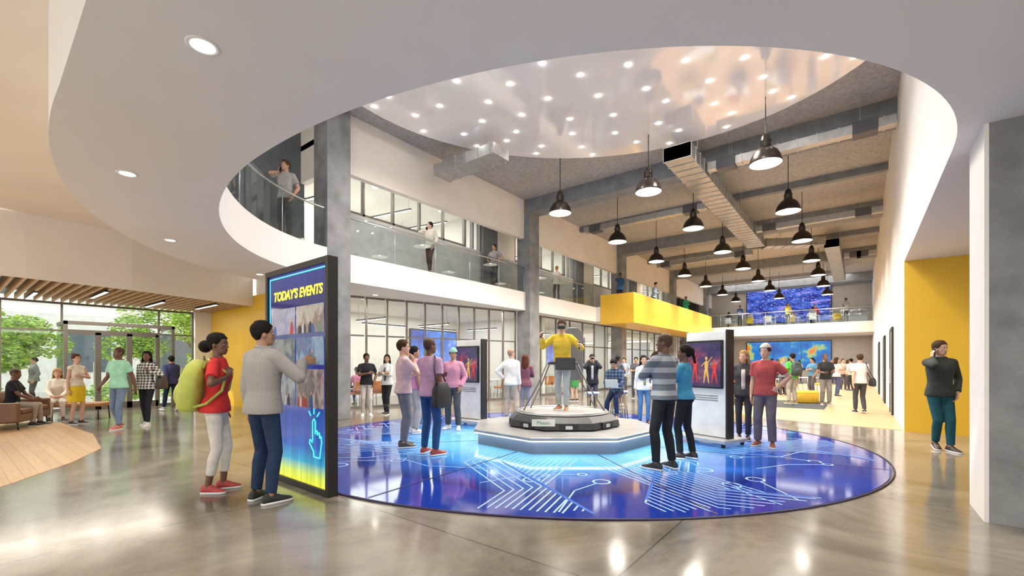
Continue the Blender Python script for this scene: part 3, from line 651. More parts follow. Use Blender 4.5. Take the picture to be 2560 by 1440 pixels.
HEADP=[(1.516,.016,.066,.034),(1.522,.029,.080,.012),(1.533,.040,.088,-.012),(1.550,.049,.090,-.036),(1.572,.056,.090,-.062),(1.600,.064,.088,-.085),(1.630,.070,.085,-.098),(1.655,.074,.086,-.103),(1.680,.075,.083,-.103),(1.705,.071,.071,-.096),(1.725,.060,.052,-.080),(1.740,.042,.028,-.055),(1.749,.018,.0,-.025)]
def hairline(a):
    t=abs(a)/pi
    if t<.22: return 1.700-.01*t/.22
    if t<.40: return 1.690-(t-.22)/.18*.062
    if t<.55: return 1.628-(t-.40)/.15*.004
    if t<.70: return 1.624-(t-.55)/.15*.050
    return 1.574-(t-.70)/.30*.018
def skull(z):
    z=min(max(z,1.516),1.749)
    for (z0_,h0,f0,b0),(z1_,h1,f1,b1) in zip(HEADP,HEADP[1:]):
        if z<=z1_: k=(z-z0_)/(z1_-z0_); return (h0+(h1-h0)*k,f0+(f1-f0)*k,b0+(b1-b0)*k)
    return HEADP[-1][1:]
def shell(hp,th,noise,rr):
    g=G(); n=36; Z=[1.749+th,1.744+th,1.735+th*.9,1.72+th*.7]+[1.72-i*.012 for i in range(14)]; rings=[]
    for z in Z:
        ring_=[]
        for j in range(n):
            b=2*pi*j/n; fa=abs(((b-pi/2+pi)%(2*pi))-pi); zl=hairline(fa)
            zc=max(z,zl-.004); k=min(1,max(0,(zc-zl+.004)/.016)); ins=z<zl-.004
            hw,yf,yb=skull(zc-(th if zc>1.73 else 0)); off=(th*(.25+.75*sqrt(k))+rr.uniform(-noise,noise)) if not ins else -.012
            cy=(yf+yb)/2; ry=(yf-yb)/2; ca,sa=cos(b),sin(b); hw2=max(.004,hw+off); ry2=max(.004,ry+off)
            ring_.append(hp((hw2*math.copysign(abs(ca)**.9,ca)*(1-.1*max(0,sa)),cy+ry2*math.copysign(abs(sa)**.95,sa),zc if not ins else max(z,zl-.012))))
        rings.append(ring_)
    g.loft(rings[::-1]); return g
def person(label,x,y,face,h=1.75,z0=0,skin='l',hair=('short','brown'),top=('tee',(.5,.5,.5)),bot=('slim',(.05,.07,.13)),shoe=(.03,.03,.03),arms=('down','down'),feet=STAND,lean=0,yaw=0,pitch=0,pel=(0,0,.95),fem=False,sole=(.8,.8,.78),group=None):
    s=h/1.75; dist=sqrt(x*x+y*y); px,py=plan(x,y)
    e=E('person',(px,py,z0),TH+radians(face),label,'person',group)
    vox=.006 if dist<9 else (.0075 if dist<13 else .011); gv=.009 if dist<9 else .013
    P=V(pel); Rl=Matrix.Rotation(radians(-lean),3,'X'); c0=V((0,0,.95))
    tb=lambda p:P+Rl@(V(p)-c0)
    Rh=Matrix.Rotation(radians(yaw),3,'Z')@Matrix.Rotation(radians(pitch),3,'X'); n0=V((0,0,1.54))
    hp=lambda p:tb(n0+Rh@(V(p)-n0))
    fw=.9 if fem else 1; sx=.145 if fem else .166
    def ring(z,rx,ry,yo=0,m=0,n=20):
        out=[]
        for j in range(n):
            a=2*pi*j/n; ca,sa=cos(a),sin(a)
            out.append(tb(((rx+m)*math.copysign(abs(ca)**.85,ca),yo+(ry+m)*math.copysign(abs(sa)**.9,sa),z)))
        return out
    if fem: TR_=[(.85,.12,.09,0),(.92,.166,.118,-.01),(.99,.156,.11,-.005),(1.07,.122,.09,0),(1.16,.125,.09,0),(1.25,.140,.115,.015),(1.31,.140,.112,.012),(1.38,.13,.09,0),(1.43,.10,.075,0),(1.47,.062,.055,0),(1.50,.05,.05,0)]
    else: TR_=[(.85,.12,.09,0),(.92,.158,.113,-.005),(1.0,.150,.105,0),(1.08,.142,.102,.004),(1.18,.150,.106,.004),(1.28,.166,.115,.008),(1.35,.166,.108,.004),(1.41,.142,.085,0),(1.46,.085,.066,0),(1.50,.06,.058,0)]
    J={}
    for sd,k in ((-1,0),(1,1)):
        Sj=tb((sd*sx,0,1.402)); a=arms[k]; a=PRE[a] if isinstance(a,str) else a
        w=V((a[0][0]*sd,a[0][1],a[0][2]))+(P-c0); f=V((a[1][0]*sd,a[1][1],a[1][2])).normalized(); t=V((a[2][0]*sd,a[2][1],a[2][2])); pole=(a[3][0]*sd,a[3][1],a[3][2])
        El,Wr=ik(Sj,w,.282,.252,pole)
        t=(t-f*t.dot(f)).normalized(); nn=f.cross(t)*(-sd)
        J['arm',sd]=(Sj,El,Wr,f,t,nn,a[4])
        Hj=P+V((sd*.085,0,-.05)); ft=feet[k]; An=V((ft[0],ft[1],.085+ft[2])); 
        K,An=ik(Hj,An,.422,.403,(sd*.04,1,.1)); J['leg',sd]=(Hj,K,An,radians(ft[3]),ft[2])
    g=G(); g.loft([ring(*r) for r in TR_])
    g.cap(tb((0,-.008,1.45)),hp((0,-.012,1.575)),.056*fw,.050*fw)
    rings=[]
    for z,hw,yf,yb in HEADP:
        cy=(yf+yb)/2; ry=(yf-yb)/2; r=[]
        for j in range(24):
            a=2*pi*j/24; ca,sa=cos(a),sin(a); wd=hw*(1-.10*max(0,sa))
            r.append(hp((wd*math.copysign(abs(ca)**.9,ca),cy+ry*math.copysign(abs(sa)**.95,sa),z)))
        rings.append(r)
    g.loft(rings)
    g.cap(hp((0,.083,1.640)),hp((0,.102,1.600)),.0080,.0105,n=8); g.ell((0,.095,1.598),(.0145,.011,.0095),T=hp,n=12,k=8)
    g.cap(hp((-.036,.074,1.651)),hp((.036,.074,1.651)),.0105,.0105,n=8); g.ell((0,.087,1.566),(.022,.009,.010),T=hp,n=12,k=8)
    for sd in (-1,1):
        g.ell((sd*.073,-.006,1.615),(.010,.020,.031),T=hp,n=10,k=8); g.ell((sd*.040,.056,1.600),(.018,.014,.022),T=hp,n=10,k=6)
        Sj,El,Wr,f,t,nn,cu=J['arm',sd]
        g.cap(tb((sd*.05,0,1.445)),Sj,.046*fw,.052*fw); g.cap(Sj,El,.050*fw,.038*fw); g.cap(El,El+(Wr-El)*.35,.039*fw,.040*fw); g.cap(El+(Wr-El)*.35,Wr,.040*fw,.026*fw)
        hs=.92 if fem else 1
        g.cap(Wr-f*.01,Wr+f*.03,.026*hs,.024*hs)
        for off,pl,fl,r in ((.032,.088,.072,.0100),(.0108,.093,.080,.0102),(-.0108,.089,.074,.0100),(-.031,.080,.058,.0090)):
            b0=Wr+f*.02*hs+t*off*.55*hs; k0=Wr+f*pl*hs+t*off*hs; g.cap(b0,k0,.015*hs,.012*hs,n=8); p=k0
            for q,(ang,ln) in enumerate(((.55,.42),(1.2,.33),(1.75,.25))):
                an=cu*ang; d=(f*cos(an)+nn*sin(an)+t*off*1.2).normalized(); p2=p+d*fl*ln*hs*1.05; g.cap(p,p2,(r-q*.0007)*hs,(r-(q+1)*.0007)*hs,n=8); p=p2
        p=Wr+f*.022*hs+t*.018*hs; p2=p+(f*.62+t*.75+nn*.2).normalized()*.042*hs; p3=p2+(f*.85+t*.3+nn*.45*cu).normalized()*.032*hs; p4=p3+(f*.9+t*.05+nn*.7*cu).normalized()*.024*hs
        g.cap(p,p2,.0165*hs,.0128*hs,n=8); g.cap(p2,p3,.012*hs,.0108*hs,n=8); g.cap(p3,p4,.0108*hs,.009*hs,n=8)
        Hj,K,An,fy,li=J['leg',sd]
        g.cap(Hj,K,.080,.053*fw); g.cap(K,K+(An-K)*.3+V((0,-.012,0)),.050*fw,.053*fw); g.cap(K+(An-K)*.3+V((0,-.012,0)),An,.053*fw,.035*fw)
        fd_=V((-sin(fy),cos(fy),0)); g.cap(An+V((0,0,-.025)),An+fd_*.12+V((0,0,-.05-li*.6)),.034,.024)
    b=g.obj('body',e,True,scale=s); b.data.materials.clear(); b.data.materials.append(SK[skin]); rem(b,vox*s,2)
    def put(g,name,mat=None,par=e,v=None,sm=3):
        o=g.obj(name,par,True,scale=s)
        if mat: o.data.materials.clear(); o.data.materials.append(mat)
        if v: rem(o,v*s,sm)
        return o
    for sd in (-1,1):
        g=G(); g.ell((sd*.030,.0770,1.629),(.0130,.0090,.0062),EYEW,T=hp,n=12,k=8); g.ell((sd*.030,.0836,1.629),(.0060,.0038,.0058),IRIS,T=hp,n=10,k=6); put(g,'eye')
        g=G(); g.cap(hp((sd*.015,.0855,1.650)),hp((sd*.044,.077,1.651)),.0034,.0022,n=6); put(g,'eyebrow',HC[hair[1]])
    g=G(); g.ell((0,.0945,1.5705),(.018,.0045,.0033),T=hp,n=12,k=6); g.ell((0,.0945,1.5635),(.015,.005,.0042),T=hp,n=12,k=6); put(g,'lips',LIP[skin])
    st,hc=hair; hm=HC[hc] if st!='bald' else BUZZ[skin]; rr=random.Random(int(abs(x*100)+abs(y*10)))
    if st=='bald': g=shell(hp,.0025,0,rr)
    elif st=='afro': g=shell(hp,.03,.006,rr)
    else: g=shell(hp,.012,.0015,rr)
    if st=='quiff': g.ell((0,.050,1.735),(.050,.036,.026),T=hp,n=14,k=8)
    if st=='bun': g.ell((0,-.06,1.615),(.062,.046,.06),T=hp,n=14,k=8); g.ell((0,-.10,1.735),(.045,.045,.045),T=hp,n=14,k=8)
    if st=='lowbun': g.ell((0,-.03,1.68),(.088,.096,.084),T=hp,n=20,k=12); g.ell((0,-.145,1.60),(.07,.066,.07),T=hp,n=16,k=10); g.ell((0,-.055,1.62),(.074,.057,.057),T=hp,n=14,k=8)
    if st in ('long','mid'):
        zb=1.36 if st=='long' else 1.46
        for xx_,yy2 in ((-.078,-.01),(.078,-.01),(-.06,-.06),(.06,-.06),(0,-.085),(-.03,-.08),(.03,-.08),(-.072,-.035),(.072,-.035)):
            g.cap(hp((xx_*.95,yy2,1.67)),hp((xx_*1.1,yy2-.02,1.50)),.022,.026,n=8); g.cap(hp((xx_*1.1,yy2-.02,1.50)),hp((xx_*1.0,yy2-.025,zb)),.026,.014,n=8)
    if st=='ponytail':
        g.ell((0,-.06,1.615),(.060,.045,.055),T=hp,n=14,k=8); g.cap(hp((0,-.11,1.68)),hp((0,-.15,1.48)),.03,.018)
    put(g,'hair',hm,e,None if st=='bald' else (.006 if dist<9 else (.008 if dist<13 else .011)),1)
    if st in('cap','beanie'):
        hatm=cloth((.55,.50,.48) if st=='cap' else (.25,.42,.40)); g=G()
        g.ell((0,-.012,1.668),(.080,.100,.102),T=hp,n=24,k=16,fn=lambda d:1.14 if d.z>.12+.12*d.y else .88)
        if st=='cap':
            bl=((-1,0),(-.8,.6),(0,1),(.8,.6),(1,0),(0,.0))
            g.loft([[hp((a*.075,-.06-b*.12,z-abs(a)*.02)) for a,b in bl] for z in (1.685,1.70)])
        else: g.tube([hp((.086*cos(a*pi/10),-.012+.107*sin(a*pi/10),1.685)) for a in range(20)],.012,close=True)
        put(g,'cap' if st=='cap' else 'knit_hat',hatm,e,.009,1)
    kind,bc=bot[0],bot[1]; bm_=bc if not isinstance(bc,tuple) else cloth(bc)
    mg={'slim':.009,'loose':.018,'tight':.006}.get(kind,.008)
    if kind in ('slim','loose','tight','crop'):
        g=G(); g.loft([ring(1.03,.142*fw,.102,0,mg),ring(.96,.156,.112,-.004,mg),ring(.90,.160,.116,-.006,mg),ring(.85,.13,.095,0,mg)])
        for sd in (-1,1):
            Hj,K,An,fy,li=J['leg',sd]; end=K+(An-K)*(.95 if kind!='crop' else .72)
            lr={'slim':.050,'loose':.062,'tight':.042,'crop':.045}[kind]; kr=max(.055*fw+mg,lr)
            g.cap(Hj,K,.080+mg,.055*fw+mg); g.cap(K,K+(An-K)*.3+V((0,-.01,0)),.054*fw+mg,kr); g.cyl(K+(An-K)*.3+V((0,-.01,0)),end,kr,lr,n=14)
            if kind!='crop' and dist<13:
                for q,zz in enumerate((.80,.87,.93)):
                    c_=K+(An-K)*zz; u_,w_=perp(An-K); g.tube([c_+(u_*cos(j*pi/6)+w_*sin(j*pi/6))*(lr-.002)+V((0,0,.008*sin(j*pi/3+q))) for j in range(12)],.0065,close=True)
        put(g,'trousers',bm_,e,gv,2)
    elif kind=='skirt':
        g=G(); g.loft([ring(1.06,.125,.092,0,.012),ring(.98,.16,.115,-.004,.012),ring(.90,.172,.125,-.006,.015),ring(.75,.168,.125,0,.015),ring(.55,.15,.115,0,.015)])
        put(g,'skirt',bm_,e,gv,2)
    kind,tc_=top[0],top[1]; tm=tc_ if not isinstance(tc_,tuple) else cloth(tc_)
    mg={'tee':.012,'shirt':.013,'sweater':.018,'jacket':.024,'tight':.009,'tank':.01}[kind]; hem={'tee':.88,'shirt':.86,'sweater':.90,'jacket':.86,'tight':.92,'tank':.95}[kind]
    g=G(); rs=[r for r in TR_ if r[0]>hem+.02 and r[0]<1.48]
    r0=TR_[1]; g.loft([ring(hem,r0[1],r0[2],r0[3],mg+.016)]+[ring(r[0],r[1],r[2],r[3],mg+(.014 if r[0]<.96 else (.008 if r[0]<1.05 else 0))) for r in rs[:-1]]+[ring(1.455,.083*fw,.068,0,mg),ring(1.483,.066*fw,.062,0,mg*.5)])
    for sd in (-1,1):
        Sj,El,Wr,f,t,nn,cu=J['arm',sd]
        g.cap(tb((sd*.045,0,1.437)),Sj,.046*fw+mg*.7,.052*fw+mg)
        if kind=='tee': g.cyl(Sj,Sj+(El-Sj)*.68,.052*fw+mg,.056*fw+mg,n=14)
        elif kind=='tank': pass
        else:
            g.cap(Sj,El,.051*fw+mg,.040*fw+mg); g.cyl(El,El+(Wr-El)*.96,.041*fw+mg,.030*fw+mg,n=14)
            if dist<13:
                for zz in (.78,.88): c_=El+(Wr-El)*zz; u_,w_=perp(Wr-El); g.tube([c_+(u_*cos(j*pi/6)+w_*sin(j*pi/6))*(.031*fw+mg) for j in range(12)],.006,close=True)
    if kind=='jacket' or kind=='shirt':
        g.tube([tb(((.068*fw+.006)*cos(a*pi/8),(.066)*sin(a*pi/8)+.002,1.485+.008*(1-sin(a*pi/8)))) for a in range(16)],.013 if kind=='shirt' else .017,close=True)
    put(g,{'tee':'t_shirt','shirt':'shirt','sweater':'sweater','jacket':'jacket','tight':'top','tank':'top'}[kind],tm,e,gv,2)
    if len(top)>2:
        g=G(); 
        g.loft([[tb((x_,r[3]+(r[2]+mg)*1.0+o_,r[0])) for x_,o_ in ((-w_,-.02),(-w_*.5,.008),(0,.013),(w_*.5,.008),(w_,-.02),(0,-.04))] for r,w_ in [(q,.05) for q in TR_[2:7]]+[(TR_[7],.045)]])
        put(g,'undershirt',cloth(top[2]),e)
    boots=len(bot)>2 and bot[2]=='boots'
    for sd in (-1,1):
        Hj,K,An,fy,li=J['leg',sd]; R=Matrix.Rotation(fy,3,'Z')@Matrix.Rotation(-li*5 if li else 0,3,'X')
        def fp(p): return An+R@(V(p)-V((0,0,.085)))
        fl=.93 if fem else 1.05
        secs=[(-.078,.016,.055),(-.068,.033,.085),(-.03,.038,.115),(.02,.040,.11),(.06,.042,.085),(.10,.045,.066),(.145,.045,.052),(.178,.034,.042),(.192,.014,.03)]
        g=G(); rings=[]
        for yv,hw,zt in secs:
            rings.append([fp((hw*fw*cos(a),yv*fl,.016+(zt-.016)*max(0,sin(a))**.8)) for a in [pi*j/11 for j in range(12)]])
        g.loft(rings)
        if boots: g.cyl(fp((0,-.01,.08)),fp((0,-.01,.08))+(K-An)*.55,.05*fw,.06*fw,n=14)
        sh=put(g,'boot' if boots else 'shoe',M('shoe_%d_%d_%d'%tuple(int(c*255) for c in shoe),shoe,.5,0,.1,20))
        g=G(); rings=[]
        for yv,hw,zt in secs:
            rings.append([fp((q*(hw+.003)*fw,yv*fl*1.02,zz)) for q,zz in ((-1,0),(1,0),(1,.022),(-1,.022))])
        g.loft(rings); put(g,'sole',M('sole_%d'%int(sole[0]*255),sole,.6),sh)
    R0=Matrix.Translation(V((px,py,z0)))@Matrix.Rotation(TH+radians(face),4,'Z')
    out={'M':R0,'s':s,'e':e}
    for sd,k in ((-1,'L'),(1,'R')):
        Sj,El,Wr,f,t,nn,cu=J['arm',sd]; out['hand'+k]=R0@((Wr+f*.07+nn*.022)*s); out['f'+k]=R0.to_3x3()@f; out['n'+k]=R0.to_3x3()@nn; out['t'+k]=R0.to_3x3()@t
    out['tb']=tb; out['hp']=hp
    return out
def frame(loc,x,y,z): 
    return Matrix(((x.x,y.x,z.x,loc.x),(x.y,y.y,z.y,loc.y),(x.z,y.z,z.z,loc.z),(0,0,0,1)))
def phone(p,side='R',label='black mobile phone held to the ear'):
    f,n=p['f'+side],p['n'+side]; t=f.cross(n)
    o=G().box(-.035,.035,-.005,.005,-.07,.07,BLK).box(-.031,.031,-.0065,-.005,-.062,.062,M('phone_glass',(.03,.04,.05),.1)).obj('mobile_phone',bevel=.003); o.matrix_world=frame(p['hand'+side]+f*.02,t.normalized(),n.normalized(),f.normalized()); tag(o,label,'phone')
def bag(p,side,col,label,size=(.30,.12,.34),z=.78,strap=True):
    sd=1 if side=='R' else -1; s=p['s']; x0=sd*.28*s
    e=E('shoulder_bag',(0,0,0),0,label,'bag'); e.matrix_world=p['M']@Matrix.Translation(V((x0,-.08,z*s)))
    w,d,h=size; m=M('leather_%d'%int(col[0]*999),col,.5,0,.15,6,.2,10)
    g=G(); g.loft([[V((xx*d/2*k,yy*w/2*k,zz)) for xx,yy in ((-1,-.8),(-.8,-1),(.8,-1),(1,-.8),(1,.8),(.8,1),(-.8,1),(-1,.8))] for zz,k in ((0,.8),(.03,1),(h*.7,.95),(h,.6))],m); g.obj('bag_body',e,True,bevel=.01)
    if strap:
        shp=V((sd*.13*s,0,1.49*s-z*s+.0))-V((x0,-.08,0)); g=G(); g.tube([(0,-w*.35,h*.9),(shp.x*.75,-.03,shp.z*.6+h*.3),(shp.x,0.02,shp.z),(shp.x*.75,.14,shp.z*.55+h*.3),(0,w*.35,h*.9)],.011,m); g.obj('strap',e,True)
def backpack(p,col,label,back=-.20,size=(.34,.18,.50),z=.98,tilt=0):
    s=p['s']; e=E('backpack',(0,0,0),0,label,'backpack'); e.matrix_world=p['M']@Matrix.Translation(V((0,back*s,z*s)))@Matrix.Rotation(radians(tilt),4,'X')
    w,d,h=[q*s for q in size]; m=M('nylon_%d_%d'%(int(col[0]*99),int(col[1]*99)),col,.6,0,.12,8,.3,12); dk=M('nylon_dark_%d'%int(col[1]*99),tuple(c*.5 for c in col),.6)
    g=G(); n=20; rings=[]
    for zz,k,o in ((0,.75,0),(.03,.95,-.01),(h*.3,1.02,-.02),(h*.65,.98,-.01),(h*.88,.8,.01),(h,.45,.02)):
        rings.append([V((w/2*k*math.copysign(abs(cos(2*pi*j/n))**.6,cos(2*pi*j/n)),o+d/2*k*math.copysign(abs(sin(2*pi*j/n))**.7,sin(2*pi*j/n)),zz)) for j in range(n)])
    g.loft(rings,m).obj('pack_body',e,True)
    g=G(); g.ell((0,-d*.5,h*.32),(w*.36,d*.28,h*.24),m); g.obj('front_pocket',e,True)
    G().tube([(-w*.36,-d*.42,h*.72),(-w*.2,-d*.5,h*.80),(w*.2,-d*.5,h*.80),(w*.36,-d*.42,h*.72)],.006,dk).obj('zip',e,True)
    for sd in (-1,1):
        G().tube([(sd*w*.28,d*.45,h*.85),(sd*.100*s,.12*s,h*.96+.04),(sd*.105*s,(.20+.12)*s,h*.80),(sd*.13*s,(.20+.10)*s,h*.45),(sd*.18*s,.18*s,h*.18),(sd*w*.4,d*.3,h*.1)],.016,m).obj('strap',e,True)
    G().tube([(-.03,d*.3,h*.97),(0,d*.25,h*1.08),(.03,d*.3,h*.97)],.008,dk).obj('handle',e,True)
ZD=.017
NAV=(.02,.03,.07); BLKc=(.02,.02,.024)
w1=person('woman in red tee and white cropped leggings facing the kiosk',-3.38,5.12,-72,1.80,0,'d',('lowbun','black'),('tee',(.62,.04,.04)),('crop',(.70,.66,.60)),(.45,.05,.05),('down','strap'),((-.07,.05,0,8),(.1,-.05,0,-14)),fem=True,yaw=-16,lean=2)
backpack(w1,(.50,.55,.10),'lime green backpack worn on both shoulders',-.235,(.40,.22,.56),.90,-6)
QJ=pattern('quilted_grey_fabric',(.30,.285,.26),(.36,.34,.32),'plaid',26,.10)
m2=person('man in grey quilted jacket and jeans touching the screen',-2.62,4.72,-24,1.90,0,'m',('short','black'),('jacket',QJ),('slim',(.025,.045,.10)),(.02,.02,.02),('down',((.18,.30,1.36),(.42,1,.12),(-.2,0,1),(.8,-.3,-1),.25)),((-.13,.02,0,14),(.13,-.02,0,-16)),yaw=-26)
person('man in mint tee and ripped jeans strolling',-8.78,10.0,176,1.82,0,'d',('bald','black'),('tee',(.35,.68,.50)),('slim',(.16,.22,.32)),(.5,.15,.12),('walkb','walkf'),((-.10,.10,0,4),(.1,-.12,.02,-4)),yaw=-14)
w4=person('woman in black and white checked shirt and black leggings',-8.56,10.5,188,1.75,0,'d',('mid','black'),('shirt',pattern('black_white_check',(.75,.73,.68),(.03,.03,.035),'plaid',16,.5)),('tight',BLKc),(.6,.6,.6),('strap','down'),((-.06,.06,0,4),(.06,-.08,0,-4)),fem=True,yaw=15)
bag(w4,'L',(.05,.035,.03),'dark brown tote bag on the shoulder of the woman in checks',(.3,.12,.3),.86)
person('woman in sleeveless cream top and yellow pencil skirt',-10.5,10.8,-95,1.69,0,'l',('bun','auburn'),('tank',(.78,.72,.62)),('skirt',(.75,.55,.03)),(.03,.02,.02),('fold','down'),fem=True,yaw=-10)
person('man in navy jacket walking away toward the doors',-10.5,13.8,62,1.70,0,'m',('short','black'),('jacket',(.05,.06,.16)),('slim',NAV),(.3,.3,.35),('walkb','walkf'),((-.09,.26,0,4),(.09,-.24,.06,-4)))
person('man in pale pink tee and grey trousers with hand at chin',-1.88,7.75,-62,1.85,ZD,'l',('short','brown'),('tee',(.62,.45,.47)),('slim',(.17,.17,.20)),(.05,.05,.05),('fold','chin'),yaw=-15)
p11=person('man in lilac shirt and blue jeans with a shoulder bag',-1.30,7.10,-30,1.84,ZD,'d',('bald','black'),('tee',(.55,.34,.50)),('slim',(.03,.08,.22)),(.35,.05,.04),('fold','down'),((-.14,.03,0,14),(.12,-.02,0,-16)),yaw=-20)
bag(p11,'R',(.022,.02,.02),'large black soft shoulder bag',(.34,.14,.40),.72)
person('man in pink sweater and knit cap with hand in pocket',-1.30,9.9,168,1.77,ZD,'m',('beanie','brown'),('sweater',(.60,.28,.40)),('loose',(.07,.08,.09)),(.6,.6,.6),('pocket','pocket'),((-.14,.05,0,16),(.12,-.02,0,-16)),pitch=-4,yaw=14)
person('man in magenta tee standing behind the group',-2.02,9.3,-50,1.80,ZD,'m',('short','black'),('tee',(.55,.22,.42)),('slim',(.45,.43,.42)),(.7,.7,.7),('down','down'),yaw=-20)
person('man in black tee and pale trousers chatting',-4.06,12.5,-160,1.74,0,'d',('short','black'),('tee',BLKc),('slim',(.55,.50,.47)),(.7,.7,.7),('pocket','fold'),yaw=15)
person('woman in white jacket and grey scarf with knit hat',-3.60,12.9,165,1.72,0,'m',('long','black'),('shirt',(.62,.62,.62),(.1,.1,.1)),('tight',BLKc,'boots'),BLKc,('fold','fold'),((-.06,.08,0,6),(.07,-.04,0,-10)),fem=True,yaw=20)
person('man in white shirt and khaki trousers with his back turned',-.02,11.55,-22,1.84,0,'l',('bald','brown'),('shirt',(.72,.71,.69)),('loose',(.50,.38,.30)),(.2,.1,.05),('hip','down'),((-.14,.02,0,12),(.14,0,0,-12)),yaw=-20)
person('woman with long auburn hair in a maroon top',.36,12.1,-12,1.70,0,'l',('long','auburn'),('shirt',(.18,.07,.10)),('slim',(.35,.33,.35)),(.1,.05,.05),('down','fold'),fem=True)
vrm=person('man in yellow sweater wearing a virtual reality headset',.98,8.70,160,1.75,ZP+.536,'l',('short','brown'),('sweater',(.72,.50,.05)),('slim',(.40,.45,.48)),(.35,.15,.07),('vr',((.34,.22,1.40),(.3,.6,.6),(0,-.3,1),(.9,-.2,-.8),1.2)),((-.10,.10,0,8),(.09,-.10,0,-14)),lean=4,pitch=-8,yaw=8)
e=E('vr_headset',(0,0,0),0,'black virtual reality headset worn over the eyes','headset'); e.matrix_world=vrm['M']
hp=vrm['hp']; g=G(); c=[hp((x_,y_,z_)) for z_ in (1.595,1.665) for x_,y_ in ((-.085,.05),(-.07,.15),(.07,.15),(.085,.05))]
g.add(c,[(3,2,1,0),(4,5,6,7),(0,1,5,4),(1,2,6,5),(2,3,7,6),(3,0,4,7)],DK); g.obj('visor',e,bevel=.012)
G().tube([hp((.090*cos(a*pi/12),-.012+.112*sin(a*pi/12),1.645)) for a in range(-14,3)],.010,DK).obj('head_strap',e,True)
for sd in 'LR':
    e=E('vr_controller',(0,0,0),0,'black handheld motion controller with a ring','controller','motion controllers'); e.matrix_world=frame(vrm['hand'+sd],vrm['f'+sd].cross(vrm['t'+sd]).normalized(),vrm['f'+sd],vrm['t'+sd])
    G().cap((0,0,-.06),(0,.01,.06),.015,.02,DK).obj('grip',e,True); G().tube([(.045*cos(a*pi/8),.01+.045*sin(a*pi/8),.085) for a in range(16)],.007,GR,close=True).obj('tracking_ring',e,True)
ph=person('photographer in black jacket holding a camera to his eye',2.40,13.4,172,1.74,0,'l',('short','black'),('jacket',(.03,.03,.035),(.6,.6,.6)),('slim',(.06,.06,.08)),(.1,.1,.1),('camera','camera'))
e=E('photo_camera',(0,0,0),0,'black photo camera raised to the face','camera'); e.matrix_world=ph['M']; q=ph['s']
G().box(-.07,.07,.14,.20,1.60,1.69,BLK).box(-.03,.03,.15,.19,1.69,1.72,BLK).obj('camera_body',e,bevel=.006,scale=q); G().cyl((0,.20,1.64),(0,.27,1.64),.035,mat=DK,n=20).obj('lens',e,True,scale=q)
person('man in plaid shirt seated on a stool using a laptop',2.62,11.35,150,1.76,0,'m',('quiff','black'),('shirt',pattern('blue_plaid',(.10,.16,.28),(.02,.03,.05),'plaid',12,.5)),('slim',NAV),(.04,.03,.03),('lap','lap'),((-.14,.34,.12,8),(.16,.28,.0,-10)),lean=14,pitch=-18,pel=(0,-.05,.80))
WD=M('ash_wood',(.5,.32,.17),.5,0,.12,8)
def stool(x,y,hh,col,label='tall stool with round seat and splayed legs'):
    p=plan(x,y); e=E('bar_stool',(p[0],p[1],0),TH,label,'stool','bar stools')
    G().loft(rings_of([(.15,hh-.05),(.18,hh-.04),(.185,hh-.01),(.16,hh),(.02,hh)],24),col).obj('seat',e,True)
    for i in range(4):
        a=radians(45+90*i); G().cyl((.12*cos(a),.12*sin(a),hh-.04),(.2*cos(a),.2*sin(a),0),.014,mat=WD,n=8).obj('leg',e,True)
    G().tube([(.17*cos(a*pi/10),.17*sin(a*pi/10),.25) for a in range(20)],.008,STL,close=True).obj('footrest',e,True)
stool(2.66,11.41,.72,BLK); stool(2.10,11.7,.72,WPANEL); stool(3.0,12.3,.72,WPANEL)
lp=plan(2.50,11.05); e=E('laptop',(lp[0],lp[1],.86),TH+radians(150),'open silver laptop resting on the lap of the seated man','laptop')
G().box(-.16,.16,-.11,.11,0,.014,STL).obj('keyboard_base',e,bevel=.003); G().box(-.16,.16,0,.01,0,.21,STL).obj('lid',e,loc=(0,.11,.012),rot=(radians(-15),0,0),bevel=.003)
person('woman in white top with scarf blue jeans and brown boots',3.16,10.75,176,1.64,ZD,'l',('mid','black'),('shirt',(.72,.70,.70),(.25,.35,.12)),('slim',(.10,.20,.38),'boots'),(.14,.07,.04),('pocket','down'),((-.10,.05,0,8),(.09,-.03,0,-8)),fem=True)
STR=pattern('grey_stripe_knit',(.13,.15,.18),(.36,.38,.41),'stripe',6.5,.55)
person('man in grey striped sweater with hand at his chin',2.08,6.12,32,1.85,ZD,'d',('bald','black'),('sweater',STR),('slim',(.02,.02,.025)),(.02,.02,.02),('chin','fold'),((-.13,.02,0,14),(.12,-.03,0,-12)),yaw=22)
person('woman in turquoise top and black trousers',2.62,6.8,50,1.72,ZD,'d',('ponytail','black'),('tight',(.06,.28,.45)),('slim',BLKc),(.02,.02,.02),('fold','down'),((-.08,.04,0,8),(.08,-.1,0,-8)),fem=True,yaw=10)
person('woman in black leather jacket with long blond hair',4.42,8.55,150,1.69,ZD,'l',('long','blond'),('jacket',(.05,.05,.055),(.55,.5,.5)),('slim',(.04,.04,.05)),(.03,.02,.02),('down','pocket'),((-.08,.05,0,8),(.08,-.05,0,-8)),fem=True,yaw=-20)
person('man in faded red tee and backward cap',4.42,7.82,138,1.77,ZD,'l',('cap','brown'),('tee',(.42,.08,.08)),('loose',(.15,.13,.16)),(.25,.08,.06),('hip','down'),((-.12,.04,0,12),(.12,-.02,0,-12)),yaw=-10)
p26=person('man in dark green shirt and teal jeans on the phone',7.18,7.52,162,1.84,0,'l',('short','brown'),('shirt',(.045,.05,.045)),('slim',(.02,.09,.12)),(.05,.03,.03),('pocket','phone'),((-.10,.08,0,8),(.0,-.12,.03,-12)),yaw=22,pitch=-4)
phone(p26)
